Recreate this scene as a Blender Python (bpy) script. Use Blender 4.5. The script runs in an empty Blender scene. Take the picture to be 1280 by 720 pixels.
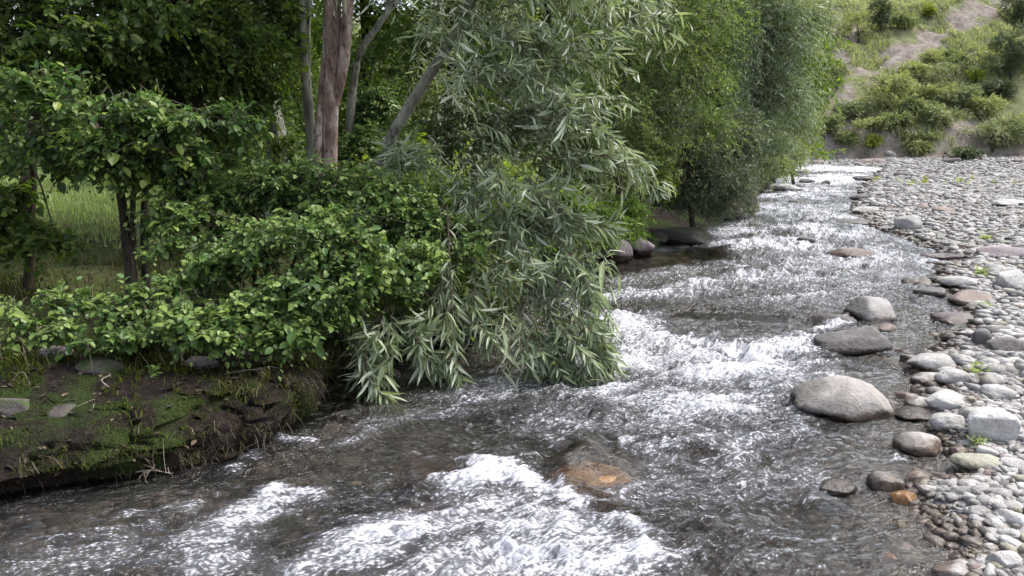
import bpy, bmesh, math
import numpy as np
from mathutils import Vector

# ------------------------------------------------------------------ basics
SC = bpy.context.scene
COL = SC.collection
F = 1000.0                      # focal length in photo pixels (1280 wide)
CAM = np.array([0.0, 0.0, 1.8])
PITCH = math.radians(11.6)
FWD = np.array([0, math.cos(PITCH), -math.sin(PITCH)])
UP = np.array([0, math.sin(PITCH), math.cos(PITCH)])
RIGHT = np.array([1.0, 0, 0])
ZUP = np.array([0, 0, 1.0])


def ray(px, py):
    return FWD + RIGHT * (px - 640) / F - UP * (py - 360) / F


def at(px, py, Y):              # point seen at a pixel, Y metres ahead
    r = ray(px, py)
    return CAM + r * (Y / r[1])


def on_z(px, py, z=0.0):
    r = ray(px, py)
    return CAM + r * ((z - CAM[2]) / r[2])


def scale_at(p):                # metres per photo pixel at a point
    return float(np.dot(np.asarray(p) - CAM, FWD)) / F


def sstep(a, b, x):
    t = np.clip((x - a) / (b - a), 0, 1)
    return t * t * (3 - 2 * t)


# ------------------------------------------------------------------ noise
def _hash(ix, iy, iz, seed):
    h = (ix.astype(np.uint32) * np.uint32(374761393) + iy.astype(np.uint32) * np.uint32(668265263)
         + iz.astype(np.uint32) * np.uint32(2147483647) + np.uint32((seed * 974711 + 12345) & 0xffffffff))
    h = (h ^ (h >> np.uint32(13))) * np.uint32(1274126177)
    h = (h ^ (h >> np.uint32(16))) * np.uint32(2246822519)
    return h ^ (h >> np.uint32(15))


_G = np.random.default_rng(5).normal(size=(256, 3))
_G /= np.linalg.norm(_G, axis=1)[:, None]


def pnoise(p, seed=0):
    p = np.asarray(p, float)
    i = np.floor(p).astype(np.int64)
    f = p - i
    w = f * f * f * (f * (f * 6 - 15) + 10)
    out = 0
    for dx in (0, 1):
        wx = w[:, 0] if dx else 1 - w[:, 0]
        for dy in (0, 1):
            wy = w[:, 1] if dy else 1 - w[:, 1]
            for dz in (0, 1):
                wz = w[:, 2] if dz else 1 - w[:, 2]
                g = _G[_hash(i[:, 0] + dx, i[:, 1] + dy, i[:, 2] + dz, seed) & np.uint32(255)]
                out = out + wx * wy * wz * ((f - np.array([dx, dy, dz])) * g).sum(1)
    return out * 1.5


def n2(x, y, sc, seed=0):
    return pnoise(np.stack([x * sc, y * sc, np.full_like(x, seed * 7.31 + .37)], 1), seed)


def fbm(x, y, sc, seed=0, octs=3):
    s, a = 0, 1.0
    for k in range(octs):
        s = s + a * n2(x, y, sc * 2 ** k, seed + k)
        a *= .5
    return s


# ------------------------------------------------------------------ banks
def world_line(pix, head, tail):
    return np.array(head + [tuple(on_z(a, b)[:2]) for a, b in pix] + tail)


LEFT = world_line(
    [(0, 622), (150, 603), (240, 585), (300, 562), (350, 540), (385, 515), (398, 480), (450, 458), (530, 436), (610, 402), (690, 345),
     (735, 326), (800, 318), (880, 290), (930, 260), (960, 240), (985, 215)],
    [(-30, -8), (-11, 0.0), (-6, 2.0), (-3.6, 3.05)], [(11.6, 34.0), (6, 36.0), (-30, 40)])
RGT = world_line(
    [(1140, 718), (1128, 650), (1105, 612), (1150, 575), (1125, 530), (1110, 500), (1140, 475), (1130, 445), (1185, 415), (1195, 380),
     (1150, 350), (1185, 325), (1125, 300), (1085, 285), (1060, 265), (1070, 240), (1088, 218)],
    [(0.6, -8), (1.2, 0.0), (1.35, 2.2)], [(15.5, 33.8), (14.5, 36.2), (6, 38.6), (-30, 43)])


def seg_dist(x, y, line):
    d = np.full(x.shape, 1e9)
    for (ax, ay), (bx, by) in zip(line[:-1], line[1:]):
        vx, vy = bx - ax, by - ay
        t = np.clip(((x - ax) * vx + (y - ay) * vy) / (vx * vx + vy * vy + 1e-12), 0, 1)
        d = np.minimum(d, np.hypot(x - ax - t * vx, y - ay - t * vy))
    return d


def fx(line, y):
    o = np.argsort(line[:, 1])
    return np.interp(y, line[o, 1], line[o, 0])


HUMPS = [(on_z(322, 520), .20, .30), (on_z(375, 500), .09, .2), (on_z(225, 540), .10, .26), (on_z(120, 560), .03, .3), (on_z(40, 540), .08, .25)]


def dists(x, y):
    jit = .10 * n2(x, y, 1.7, 31) + .04 * n2(x, y, 5., 32) + .03 * n2(x, y, 11., 33)
    dl = seg_dist(x, y, LEFT) * np.where(x < fx(LEFT, y), 1, -1) + jit
    dr = seg_dist(x, y, RGT) * np.where(x > fx(RGT, y), 1, -1) + jit * .8
    return dl, dr


def foot(x):
    return 38.2 + np.maximum(0, 10 - x) * .9 + .03 * np.maximum(0, x - 14)


def height(x, y, want=False):
    dl, dr = dists(x, y)
    inner = np.minimum(-dl, -dr)
    bed = -.05 - .2 * sstep(0, 1.1, -dl) * sstep(-.2, 2.2, -dr) + .05 * n2(x, y, 3.1, 3) + .025 * n2(x, y, 9, 4)
    lump = fbm(x, y, 1.1, 8, 3) + .45 * n2(x, y, 6, 15) * sstep(12, 7, y)
    bank = -.16 + .27 * sstep(-.04, .18, dl + .07 * lump) + .17 * sstep(.1, 1.0, dl) + .055 * np.maximum(dl - .3, 0) + .07 * lump * sstep(0, .6, dl) \
        + .02 * np.maximum(dl - 14, 0)
    for c, h, r in HUMPS:
        bank = bank + h * np.exp(-((x - c[0]) ** 2 + (y - c[1]) ** 2) / r ** 2) * sstep(.02, .2, dl)
    bar = -.05 + .11 * sstep(-.1, .4, dr) + .035 * np.minimum(np.maximum(dr, 0), 5) + .035 * n2(x, y, 1.3, 9) + .02 * n2(x, y, 4.5, 10)
    z = np.where(dl > -.15, np.maximum(bank, bed), np.where(dr > -.2, np.maximum(bar, bed), bed))
    hy = y - foot(x) + .9 * n2(x, y, .16, 12)
    hill = hy * .62 + sstep(0, .9, hy) * 1.0 + sstep(1, 7, hy) * fbm(x, y, .22, 13, 4) * 1.1 - .15
    hill = np.minimum(hill, 11.5 + .6 * n2(x, y, .1, 14) + .02 * hy)
    z = np.where(hy > 0, np.maximum(z, hill), z)
    if want:
        return z, dl, dr, hy
    return z


def lip(x, y, dl):
    """sideways push that makes the near left bank overhang the water"""
    e = .03
    gx = (dists(x + e, y)[0] - dl) / e
    gy = (dists(x, y + e)[0] - dl) / e
    g = np.hypot(gx, gy) + 1e-6
    k = sstep(.02, .17, dl) * sstep(.75, .25, dl) * sstep(9, 7, y) * np.maximum(.05, .26 + .28 * n2(x, y, 2.3, 55) + .12 * n2(x, y, 7, 56))
    return np.stack([-gx / g * k, -gy / g * k, 0 * k], 1)


def ground(x, y):
    return float(height(np.array([float(x)]), np.array([float(y)]))[0])


def hit(px, py, y0=2.0, y1=150):  # where a pixel's ray meets the terrain
    r = ray(px, py)
    Y = np.exp(np.linspace(math.log(y0), math.log(y1), 900))
    P = CAM[None] + r[None] * (Y / r[1])[:, None]
    h = height(P[:, 0], P[:, 1])
    k = np.nonzero(P[:, 2] < np.maximum(h, 0.0))[0]
    return P[k[0]] if len(k) else P[-1]


# ------------------------------------------------------------------ mesh builder
class MB:
    def __init__(self):
        self.V, self.Fs, self.T, self.A, self.n = [], [], [], [], 0

    def add(self, V, Fc, tint=.5, mat=0):
        V = np.asarray(V, float).reshape(-1, 3)
        Fc = np.asarray(Fc, np.int64)
        self.V.append(V)
        self.Fs.append((Fc + self.n, mat))
        self.T.append(np.broadcast_to(np.asarray(tint, float), (len(V),)))
        self.n += len(V)

    def build(self, name, mats, parent=None, origin=None, smooth=True, attrs=None, normals=None):
        V = np.concatenate(self.V)
        T = np.concatenate(self.T)
        if origin is None:
            origin = np.zeros(3)
        loc = np.asarray(origin, float)
        me = bpy.data.meshes.new(name)
        me.vertices.add(len(V))
        me.vertices.foreach_set('co', (V - loc).astype(np.float32).ravel())
        lv, lt, mi = [], [], []
        for Fc, m in self.Fs:
            lv.append(Fc.ravel())
            lt.append(np.full(len(Fc), Fc.shape[1]))
            mi.append(np.full(len(Fc), m))
        lv, lt, mi = np.concatenate(lv), np.concatenate(lt), np.concatenate(mi)
        me.loops.add(len(lv))
        me.loops.foreach_set('vertex_index', lv.astype(np.int32))
        me.polygons.add(len(lt))
        me.polygons.foreach_set('loop_start', (np.cumsum(lt) - lt).astype(np.int32))
        me.polygons.foreach_set('material_index', mi.astype(np.int32))
        me.polygons.foreach_set('use_smooth', np.full(len(lt), smooth))
        me.update(calc_edges=True)
        a = me.attributes.new('tint', 'FLOAT', 'POINT')
        a.data.foreach_set('value', T.astype(np.float32))
        for k, v in (attrs or {}).items():
            if v.ndim == 1:
                a = me.attributes.new(k, 'FLOAT', 'POINT')
                a.data.foreach_set('value', v.astype(np.float32))
            else:
                a = me.attributes.new(k, 'FLOAT_VECTOR', 'POINT')
                a.data.foreach_set('vector', v.astype(np.float32).ravel())
        for m in mats:
            me.materials.append(m)
        if normals is not None:
            me.normals_split_custom_set_from_vertices(normals.astype(np.float32).tolist())
        o = bpy.data.objects.new(name, me)
        COL.objects.link(o)
        if parent is not None:
            o.parent = parent
            o.location = Vector(loc - np.array(parent.location))
        else:
            o.location = Vector(loc)
        return o


def tag(o, label, cat, group=None, kind=None):
    if label:
        o['label'] = label
    if cat:
        o['category'] = cat
    if group:
        o['group'] = group
    if kind:
        o['kind'] = kind
    return o


def thing(name, label, cat, loc, group=None):
    o = bpy.data.objects.new(name, None)
    o.empty_display_size = .1
    COL.objects.link(o)
    o.location = Vector([float(c) for c in loc])
    return tag(o, label, cat, group)


def norm(v):
    return v / (np.linalg.norm(v, axis=-1, keepdims=True) + 1e-9)


def tubes(mb, P, R, sides=5, tint=.5, mat=0):
    """P (M,n,3) centre lines, R (M,n) radii."""
    M, n, _ = P.shape
    tan = norm(np.gradient(P, axis=1))
    ref = np.where(np.abs(tan[..., 2:3]) > .9, np.array([1.0, 0, 0]), np.array([0, 0, 1.0]))
    a = norm(np.cross(tan, ref))
    b = np.cross(tan, a)
    th = np.arange(sides) * 2 * math.pi / sides
    V = P[:, :, None, :] + R[:, :, None, None] * (np.cos(th)[None, None, :, None] * a[:, :, None, :] + np.sin(th)[None, None, :, None] * b[:, :, None, :])
    i = np.arange(n - 1)[:, None] * sides
    j = np.arange(sides)[None]
    q = np.stack([i + j, i + (j + 1) % sides, i + sides + (j + 1) % sides, i + sides + j], -1).reshape(-1, 4)
    Q = (np.arange(M)[:, None, None] * n * sides + q[None]).reshape(-1, 4)
    tt = np.repeat(np.broadcast_to(np.asarray(tint, float), (M,)), n * sides)
    mb.add(V.reshape(-1, 3), Q, tt, mat)


def resample(pts, n):
    pts = np.asarray(pts, float)
    k = len(pts)
    t = np.linspace(0, k - 1, n)
    out = []
    for u in t:
        i = min(int(u), k - 2)
        f = u - i
        p0, p1, p2, p3 = pts[max(i - 1, 0)], pts[i], pts[i + 1], pts[min(i + 2, k - 1)]
        out.append(.5 * ((2 * p1) + (-p0 + p2) * f + (2 * p0 - 5 * p1 + 4 * p2 - p3) * f * f + (-p0 + 3 * p1 - 3 * p2 + p3) * f ** 3))
    return np.array(out)


def limb(mb, pts, r0, r1, n=14, sides=8, wob=.12, seed=0, mat=0, flare=0.0):
    P = resample(pts, n)
    t = np.linspace(0, 1, n)
    R = (r0 + (r1 - r0) * t) * (1 + wob * pnoise(P * 2.3, seed)) * (1 + flare * np.exp(-t * 14))
    P = P + (r0 * .5 * wob) * np.stack([pnoise(P * 1.7, seed + 1), pnoise(P * 1.7, seed + 2), 0 * t], 1)
    tubes(mb, P[None], R[None], sides, .5, mat)
    return P


# ------------------------------------------------------------------ leaves
LEAF = {
    'broad': (np.array([[0, 0, 0], [.28, .46, .07], [.28, 0, 0], [.28, -.46, .07], [.68, .40, .03], [.68, 0, -.04], [.68, -.40, .03], [1, 0, -.12]]),
              [(0, 2, 1), (0, 3, 2), (1, 2, 5), (1, 5, 4), (2, 3, 6), (2, 6, 5), (4, 5, 7), (5, 6, 7)]),
    'long': (np.array([[0, 0, 0], [.28, .5, .02], [.28, 0, 0], [.28, -.5, .02], [.66, .40, -.05], [.66, 0, -.07], [.66, -.40, -.05], [1, 0, -.20]]),
             [(0, 2, 1), (0, 3, 2), (1, 2, 5), (1, 5, 4), (2, 3, 6), (2, 6, 5), (4, 5, 7), (5, 6, 7)]),
    'small': (np.array([[0, 0, 0], [.45, .5, .08], [.45, -.5, .08], [1, 0, -.05]]), [(0, 2, 3), (0, 3, 1)]),
}


def leaves(mb, pos, axis, nrm, size, wr, kind, tint, mat=0):
    T, Fc = LEAF[kind]
    axis = norm(axis)
    lat = norm(np.cross(nrm, axis))
    nrm = np.cross(axis, lat)
    L = size[:, None, None]
    V = pos[:, None] + L * (T[None, :, 0:1] * axis[:, None] + wr * T[None, :, 1:2] * lat[:, None] + T[None, :, 2:3] * nrm[:, None])
    k = len(T)
    Q = (np.arange(len(pos))[:, None, None] * k + np.array(Fc)[None]).reshape(-1, 3)
    mb.add(V.reshape(-1, 3), Q, np.repeat(tint, k), mat)


def sprays(mb, p0, d, L, droop, K, kind, size, wr, rng, twig_r=.004, flat=.65, ang=.85, hang=.25, tint=None, tspread=.18,
           mat_leaf=0, mat_twig=1, twigs=True, tipsmall=True):
    M = len(p0)
    L = np.broadcast_to(np.asarray(L, float), (M,))
    droop = np.broadcast_to(np.asarray(droop, float), (M,))
    if tint is None:
        tint = rng.uniform(.3, .7, M)
    Ld = (L * droop)[:, None, None]

    def path(t):
        return p0[:, None] + d[:, None] * (L[:, None] * t)[..., None] - ZUP * Ld * (t ** 2)[..., None]
    if twigs:
        t5 = np.broadcast_to(np.linspace(0, 1, 5), (M, 5))
        tubes(mb, path(t5), twig_r * (1.15 - t5), 3, .5, mat_twig)
    tk = (np.arange(K)[None] + rng.uniform(0, 1, (M, K))) / K * .9 + .1
    pos = path(tk)
    tan = norm(d[:, None] * np.ones_like(tk)[..., None] - ZUP * 2 * (droop[:, None] * tk)[..., None])
    side = norm(np.cross(tan, ZUP) + 1e-3)
    roll = rng.normal(0, .5, (M, K))
    bin_ = np.cross(side, tan)
    side = side * np.cos(roll)[..., None] + bin_ * np.sin(roll)[..., None]
    sg = np.where((np.arange(K) % 2) == 0, 1., -1.)[None]
    axis = tan * math.cos(ang) + side * (sg * math.sin(ang))[..., None] + rng.normal(0, .22, (M, K, 3)) - ZUP * hang
    nr = ZUP * flat + rng.normal(0, 1, (M, K, 3)) * (1 - flat)
    sz = size * np.exp(rng.normal(0, .32, (M, K))) * (1 - (.35 * tk if tipsmall else 0))
    tt = np.clip(tint[:, None] + rng.normal(0, tspread, (M, K)) + .12 * (tk - .5), 0, 1)
    f = lambda a: a.reshape(-1, 3)
    leaves(mb, f(pos), f(axis), f(nr), sz.ravel(), wr, kind, tt.ravel(), mat_leaf)


def blob(px, py, Y, rx, ry, rz=None):
    """crown lobe seen round a pixel: radii rx, ry in photo pixels; depth radius as wide unless given (m)."""
    c = at(px, py, Y)
    s = scale_at(c)
    return (c, np.array([rx * s, (rz if rz else max(.25, .8 * rx * s)), ry * s]))


def fill(blobs, M, rng, L, outw=.7, bias=(0, 0, .15), clump=2.2, thr=-.12, seed=0, shell=.4):
    w = np.array([(b[1][0] * b[1][1] * b[1][2]) ** .66 for b in blobs])
    k = rng.choice(len(blobs), M, p=w / w.sum())
    C = np.array([b[0] for b in blobs])[k]
    R = np.array([b[1] for b in blobs])[k]
    u = norm(rng.normal(size=(M, 3)))
    r = rng.uniform(0, 1, M) ** shell
    p = C + u * R * r[:, None]
    d = norm(u * outw + rng.normal(0, .5, (M, 3)) + np.array(bias))
    keep = pnoise(p * clump, seed) > thr
    p, d = p[keep], d[keep]
    return p - d * (L * .55), d


# ------------------------------------------------------------------ materials
def new_mat(name):
    m = bpy.data.materials.new(name)
    m.use_nodes = True
    m.node_tree.nodes.clear()
    return m, m.node_tree


class NT:
    def __init__(self, name):
        self.m, self.t = new_mat(name)
        self.out = self.t.nodes.new('ShaderNodeOutputMaterial')

    def n(self, typ, **kw):
        nd = self.t.nodes.new('ShaderNode' + typ)
        for k, v in kw.items():
            if k.startswith('i_'):
                nd.inputs[k[2:].replace('_', ' ')].default_value = v
            else:
                setattr(nd, k, v)
        return nd

    def l(self, a, b):
        self.t.links.new(a, b)

    def noise(self, vec, scale, detail=3, rough=.55, dist=0):
        nd = self.n('TexNoise')
        nd.inputs['Scale'].default_value = scale
        nd.inputs['Detail'].default_value = detail
        nd.inputs['Roughness'].default_value = rough
        nd.inputs['Distortion'].default_value = dist
        if vec is not None:
            self.l(vec, nd.inputs['Vector'])
        return nd.outputs['Fac']

    def ramp(self, fac, stops, interp='LINEAR'):
        nd = self.n('ValToRGB')
        cr = nd.color_ramp
        cr.interpolation = interp
        while len(cr.elements) < len(stops):
            cr.elements.new(.5)
        for e, (p, c) in zip(cr.elements, stops):
            e.position = p
            e.color = (c[0], c[1], c[2], 1) if hasattr(c, '__len__') else (c, c, c, 1)
        self.l(fac, nd.inputs['Fac'])
        return nd.outputs['Color']

    def mix(self, fac, a, b, blend='MIX'):
        nd = self.n('MixRGB', blend_type=blend)
        for s, v in (('Fac', fac), ('Color1', a), ('Color2', b)):
            if hasattr(v, 'is_linked'):
                self.l(v, nd.inputs[s])
            else:
                nd.inputs[s].default_value = v if s == 'Fac' else (v[0], v[1], v[2], 1)
        return nd.outputs['Color']

    def math(self, op, a, b=None, c=None, clamp=False):
        nd = self.n('Math', operation=op, use_clamp=clamp)
        for i, v in enumerate((a, b, c)):
            if v is None:
                continue
            if hasattr(v, 'is_linked'):
                self.l(v, nd.inputs[i])
            else:
                nd.inputs[i].default_value = v
        return nd.outputs[0]

    def remap(self, v, a, b, c=0, d=1):
        nd = self.n('MapRange', interpolation_type='SMOOTHSTEP')
        self.l(v, nd.inputs['Value'])
        for s, x in (('From Min', a), ('From Max', b), ('To Min', c), ('To Max', d)):
            nd.inputs[s].default_value = x
        return nd.outputs['Result']

    def attr(self, name, out='Fac'):
        return self.n('Attribute', attribute_name=name).outputs[out]

    def pos(self):
        return self.n('NewGeometry').outputs['Position']

    def objco(self):
        return self.n('TexCoord').outputs['Object']

    def bump(self, h, strength=.5, dist=.02, normal=None):
        nd = self.n('Bump')
        nd.inputs['Strength'].default_value = strength
        nd.inputs['Distance'].default_value = dist
        self.l(h, nd.inputs['Height'])
        if normal is not None:
            self.l(normal, nd.inputs['Normal'])
        return nd.outputs['Normal']

    def principled(self, col, rough=.7, spec=.3, normal=None):
        nd = self.n('BsdfPrincipled')
        for s, v in (('Base Color', col), ('Roughness', rough), ('Specular IOR Level', spec), ('Normal', normal)):
            if v is None:
                continue
            if hasattr(v, 'is_linked'):
                self.l(v, nd.inputs[s])
            else:
                nd.inputs[s].default_value = (v[0], v[1], v[2], 1) if s == 'Base Color' else v
        return nd.outputs['BSDF']

    def finish(self, sh):
        self.l(sh, self.out.inputs['Surface'])
        return self.m


def leaf_mat(name, dark, mid, light, back=None, trans=.3, rough=.42, spec=.35):
    t = NT(name)
    c = t.ramp(t.attr('tint'), [(0.1, dark), (.5, mid), (.92, light)])
    if back:
        c = t.mix(t.n('NewGeometry').outputs['Backfacing'], c, back)
    p = t.principled(c, rough, spec)
    tr = t.n('BsdfTranslucent')
    t.l(t.mix(.6, c, (1.0, 1.0, .35), 'MULTIPLY'), tr.inputs['Color'])
    tc = t.mix(1.0, c, (1.5, 1.7, .6), 'MULTIPLY')
    t.l(tc, tr.inputs['Color'])
    m = t.n('MixShader')
    m.inputs[0].default_value = trans
    t.l(p, m.inputs[1])
    t.l(tr.outputs[0], m.inputs[2])
    return t.finish(m.outputs[0])


def bark_mat(name, c1, c2, c3, sc=6, stretch=.25):
    t = NT(name)
    mp = t.n('Mapping')
    mp.inputs['Scale'].default_value = (1, 1, stretch)
    t.l(t.pos(), mp.inputs['Vector'])
    a = t.noise(mp.outputs[0], sc, 4, .6)
    b = t.noise(mp.outputs[0], sc * 5, 4, .65)
    c = t.ramp(a, [(.3, c1), (.5, c2), (.68, c3)])
    c = t.mix(t.remap(b, .5, .7), c, tuple(x * .35 for x in c1))
    return t.finish(t.principled(c, .85, .2, t.bump(b, .8, .03)))


def stone_mat(name, c1, c2, c3=None, wet=True, speck=.22, moss=None, rnd=.25):
    t = NT(name)
    co, ps = t.objco(), t.pos()
    info = t.n('ObjectInfo').outputs['Random']
    a = t.noise(ps, 7, 4, .6)
    b = t.noise(ps, 90, 3, .7)
    e = t.noise(ps, 28, 4, .6)
    c = t.ramp(a, [(.32, c1), (.68, c2)])
    if c3:
        c = t.mix(t.remap(e, .56, .72), c, c3)
    sp = t.ramp(b, [(.35, (1 - speck,) * 3), (.65, (1 + speck * .6,) * 3)])
    c = t.mix(1, c, sp, 'MULTIPLY')
    c = t.mix(1, c, t.ramp(t.noise(ps, 3.1, 4, .65), [(.34, (.66, .64, .62)), (.6, (1.08, 1.08, 1.08))]), 'MULTIPLY')
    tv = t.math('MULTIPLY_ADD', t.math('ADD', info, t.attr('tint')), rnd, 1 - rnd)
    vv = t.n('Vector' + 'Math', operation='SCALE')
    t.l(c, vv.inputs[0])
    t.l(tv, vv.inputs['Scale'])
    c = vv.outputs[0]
    if moss:
        z = t.n('SeparateXYZ')
        t.l(t.n('NewGeometry').outputs['Normal'], z.inputs[0])
        f = t.math('MULTIPLY', t.remap(z.outputs[2], .1, .7), t.remap(t.noise(ps, 5, 4, .6), .42, .6))
        c = t.mix(f, c, moss)
    rough = .8 if wet else .18
    if wet:                                     # wet below the splash line
        z = t.n('SeparateXYZ')
        t.l(ps, z.inputs[0])
        w = t.math('MULTIPLY_ADD', a, .17, t.math('MULTIPLY', z.outputs[2], -1.0))
        w = t.remap(w, -.01, .04)
        c = t.mix(w, c, t.mix(1, c, (.30, .24, .20), 'MULTIPLY'))
        rough = t.math('MULTIPLY_ADD', w, -.6, .8)
    h = t.math('ADD', t.math('MULTIPLY', b, .25), e)
    return t.finish(t.principled(c, rough, .35, t.bump(h, .8, .018)))


MAT = {}
MAT['haw'] = leaf_mat('hawthorn_leaf', (.034, .072, .02), (.076, .145, .036), (.185, .26, .06), back=(.09, .145, .065))
MAT['layer'] = leaf_mat('layered_leaf', (.028, .062, .016), (.066, .125, .028), (.20, .255, .05), back=(.075, .13, .06))
MAT['dark'] = leaf_mat('shade_leaf', (.036, .068, .02), (.082, .135, .033), (.19, .24, .055), trans=.48)
MAT['lime'] = leaf_mat('lime_leaf', (.05, .09, .012), (.10, .16, .02), (.20, .26, .03), trans=.45)
MAT['willow'] = leaf_mat('willow_leaf', (.05, .082, .04), (.115, .158, .085), (.27, .31, .19), back=(.33, .375, .29), trans=.22, rough=.38)
MAT['fwillow'] = leaf_mat('grey_willow_leaf', (.065, .105, .05), (.13, .18, .09), (.25, .30, .17), back=(.28, .33, .25), trans=.25)
MAT['yellow'] = leaf_mat('arching_leaf', (.048, .088, .026), (.10, .158, .048), (.21, .265, .085), trans=.35)
MAT['grey'] = leaf_mat('dull_leaf', (.032, .054, .026), (.062, .095, .045), (.12, .16, .075), back=(.09, .11, .075), trans=.2)
MAT['elder'] = leaf_mat('elder_leaf', (.045, .095, .012), (.085, .16, .02), (.15, .23, .03), trans=.35)
MAT['hillpale'] = leaf_mat('pale_shrub_leaf', (.19, .215, .09), (.30, .32, .15), (.43, .44, .23), trans=.3)
MAT['hillgrey'] = leaf_mat('grey_shrub_leaf', (.15, .18, .09), (.235, .265, .145), (.36, .38, .22), trans=.25)
MAT['hillgreen'] = leaf_mat('green_shrub_leaf', (.11, .14, .06), (.18, .215, .095), (.28, .31, .145), trans=.3)
MAT['hilldark'] = leaf_mat('dark_shrub_leaf', (.045, .065, .03), (.075, .105, .05), (.13, .16, .07), trans=.2)
MAT['hillyel'] = leaf_mat('yellow_shrub_leaf', (.14, .18, .025), (.23, .28, .035), (.34, .36, .05), trans=.35)
MAT['hillgrass'] = leaf_mat('dry_slope_grass', (.19, .20, .11), (.295, .305, .18), (.43, .425, .28), trans=.3)
MAT['grass'] = leaf_mat('grass_blade', (.15, .20, .075), (.25, .32, .125), (.42, .46, .26), trans=.35)
MAT['litter'] = leaf_mat('bank_grass_blade', (.04, .045, .016), (.085, .075, .035), (.19, .15, .09), trans=.25)
MAT['litterleaf'] = leaf_mat('fallen_leaf', (.022, .015, .010), (.05, .034, .022), (.13, .095, .06), trans=.1, rough=.7)
MAT['moss'] = leaf_mat('moss_tuft', (.014, .025, .005), (.034, .052, .009), (.10, .11, .018), trans=.2, rough=.8, spec=.1)
MAT['twig'] = bark_mat('twig_bark', (.07, .055, .04), (.10, .085, .06), (.15, .13, .10), 20)
MAT['redbark'] = bark_mat('reddish_bark', (.085, .052, .040), (.21, .145, .118), (.44, .38, .34), 7.0, .38)
MAT['palebark'] = bark_mat('pale_bark', (.10, .11, .08), (.22, .23, .19), (.40, .40, .36), 5, .6)
MAT['greybark'] = bark_mat('grey_bark', (.10, .095, .075), (.22, .21, .17), (.34, .33, .28), 6, .3)
MAT['darkbark'] = bark_mat('dark_bark', (.03, .024, .018), (.055, .045, .035), (.09, .075, .06), 8, .3)
MAT['dead'] = bark_mat('dead_wood', (.14, .11, .09), (.22, .18, .15), (.34, .30, .26), 9, .3)
MAT['s_pale'] = stone_mat('pale_grey_stone', (.37, .363, .36), (.50, .49, .486), (.30, .295, .29))
MAT['s_grey'] = stone_mat('mid_grey_stone', (.28, .274, .27), (.40, .392, .385), (.23, .225, .22))
MAT['s_dark'] = stone_mat('dark_grey_stone', (.10, .094, .094), (.18, .172, .172), (.07, .066, .066))
MAT['s_red'] = stone_mat('reddish_stone', (.20, .155, .14), (.28, .235, .215), (.15, .11, .10))
MAT['s_tan'] = stone_mat('tan_stone', (.26, .243, .232), (.35, .332, .318), (.20, .183, .17))
MAT['s_olive'] = stone_mat('olive_stone', (.26, .26, .20), (.36, .35, .29), (.18, .18, .12))
MAT['s_amber'] = stone_mat('amber_stone', (.17, .082, .026), (.27, .14, .05), (.04, .03, .012), wet=False, speck=.5)
MAT['s_brown'] = stone_mat('brown_sunk_stone', (.10, .06, .04), (.17, .10, .065), (.07, .05, .035), wet=False)
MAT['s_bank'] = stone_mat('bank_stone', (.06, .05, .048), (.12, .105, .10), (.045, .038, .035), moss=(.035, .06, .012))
MAT['s_violet'] = stone_mat('violet_grey_stone', (.16, .135, .15), (.25, .215, .23), (.12, .10, .11))

# ------------------------------------------------------------------ terrain
def bank_ground():
    t = NT('mossy_earth')
    p = t.pos()
    a = t.noise(p, 2.2, 5, .6)
    b = t.noise(p, 22, 5, .65)
    e = t.noise(p, 70, 3, .6)
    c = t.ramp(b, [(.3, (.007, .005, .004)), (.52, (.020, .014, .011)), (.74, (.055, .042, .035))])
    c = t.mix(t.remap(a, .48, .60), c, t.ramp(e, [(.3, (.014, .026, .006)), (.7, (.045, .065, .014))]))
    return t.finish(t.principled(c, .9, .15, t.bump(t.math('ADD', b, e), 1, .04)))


def meadow_ground():
    t = NT('meadow_turf')
    p = t.pos()
    b = t.noise(p, 1.4, 5, .6)
    e = t.noise(p, 30, 4, .65)
    c = t.ramp(b, [(.3, (.05, .075, .02)), (.55, (.09, .115, .035)), (.7, (.13, .11, .06))])
    c = t.mix(.5, c, t.ramp(e, [(.3, (.03, .04, .015)), (.7, (.14, .16, .06))]))
    return t.finish(t.principled(c, .9, .1, t.bump(e, 1, .04)))


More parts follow.
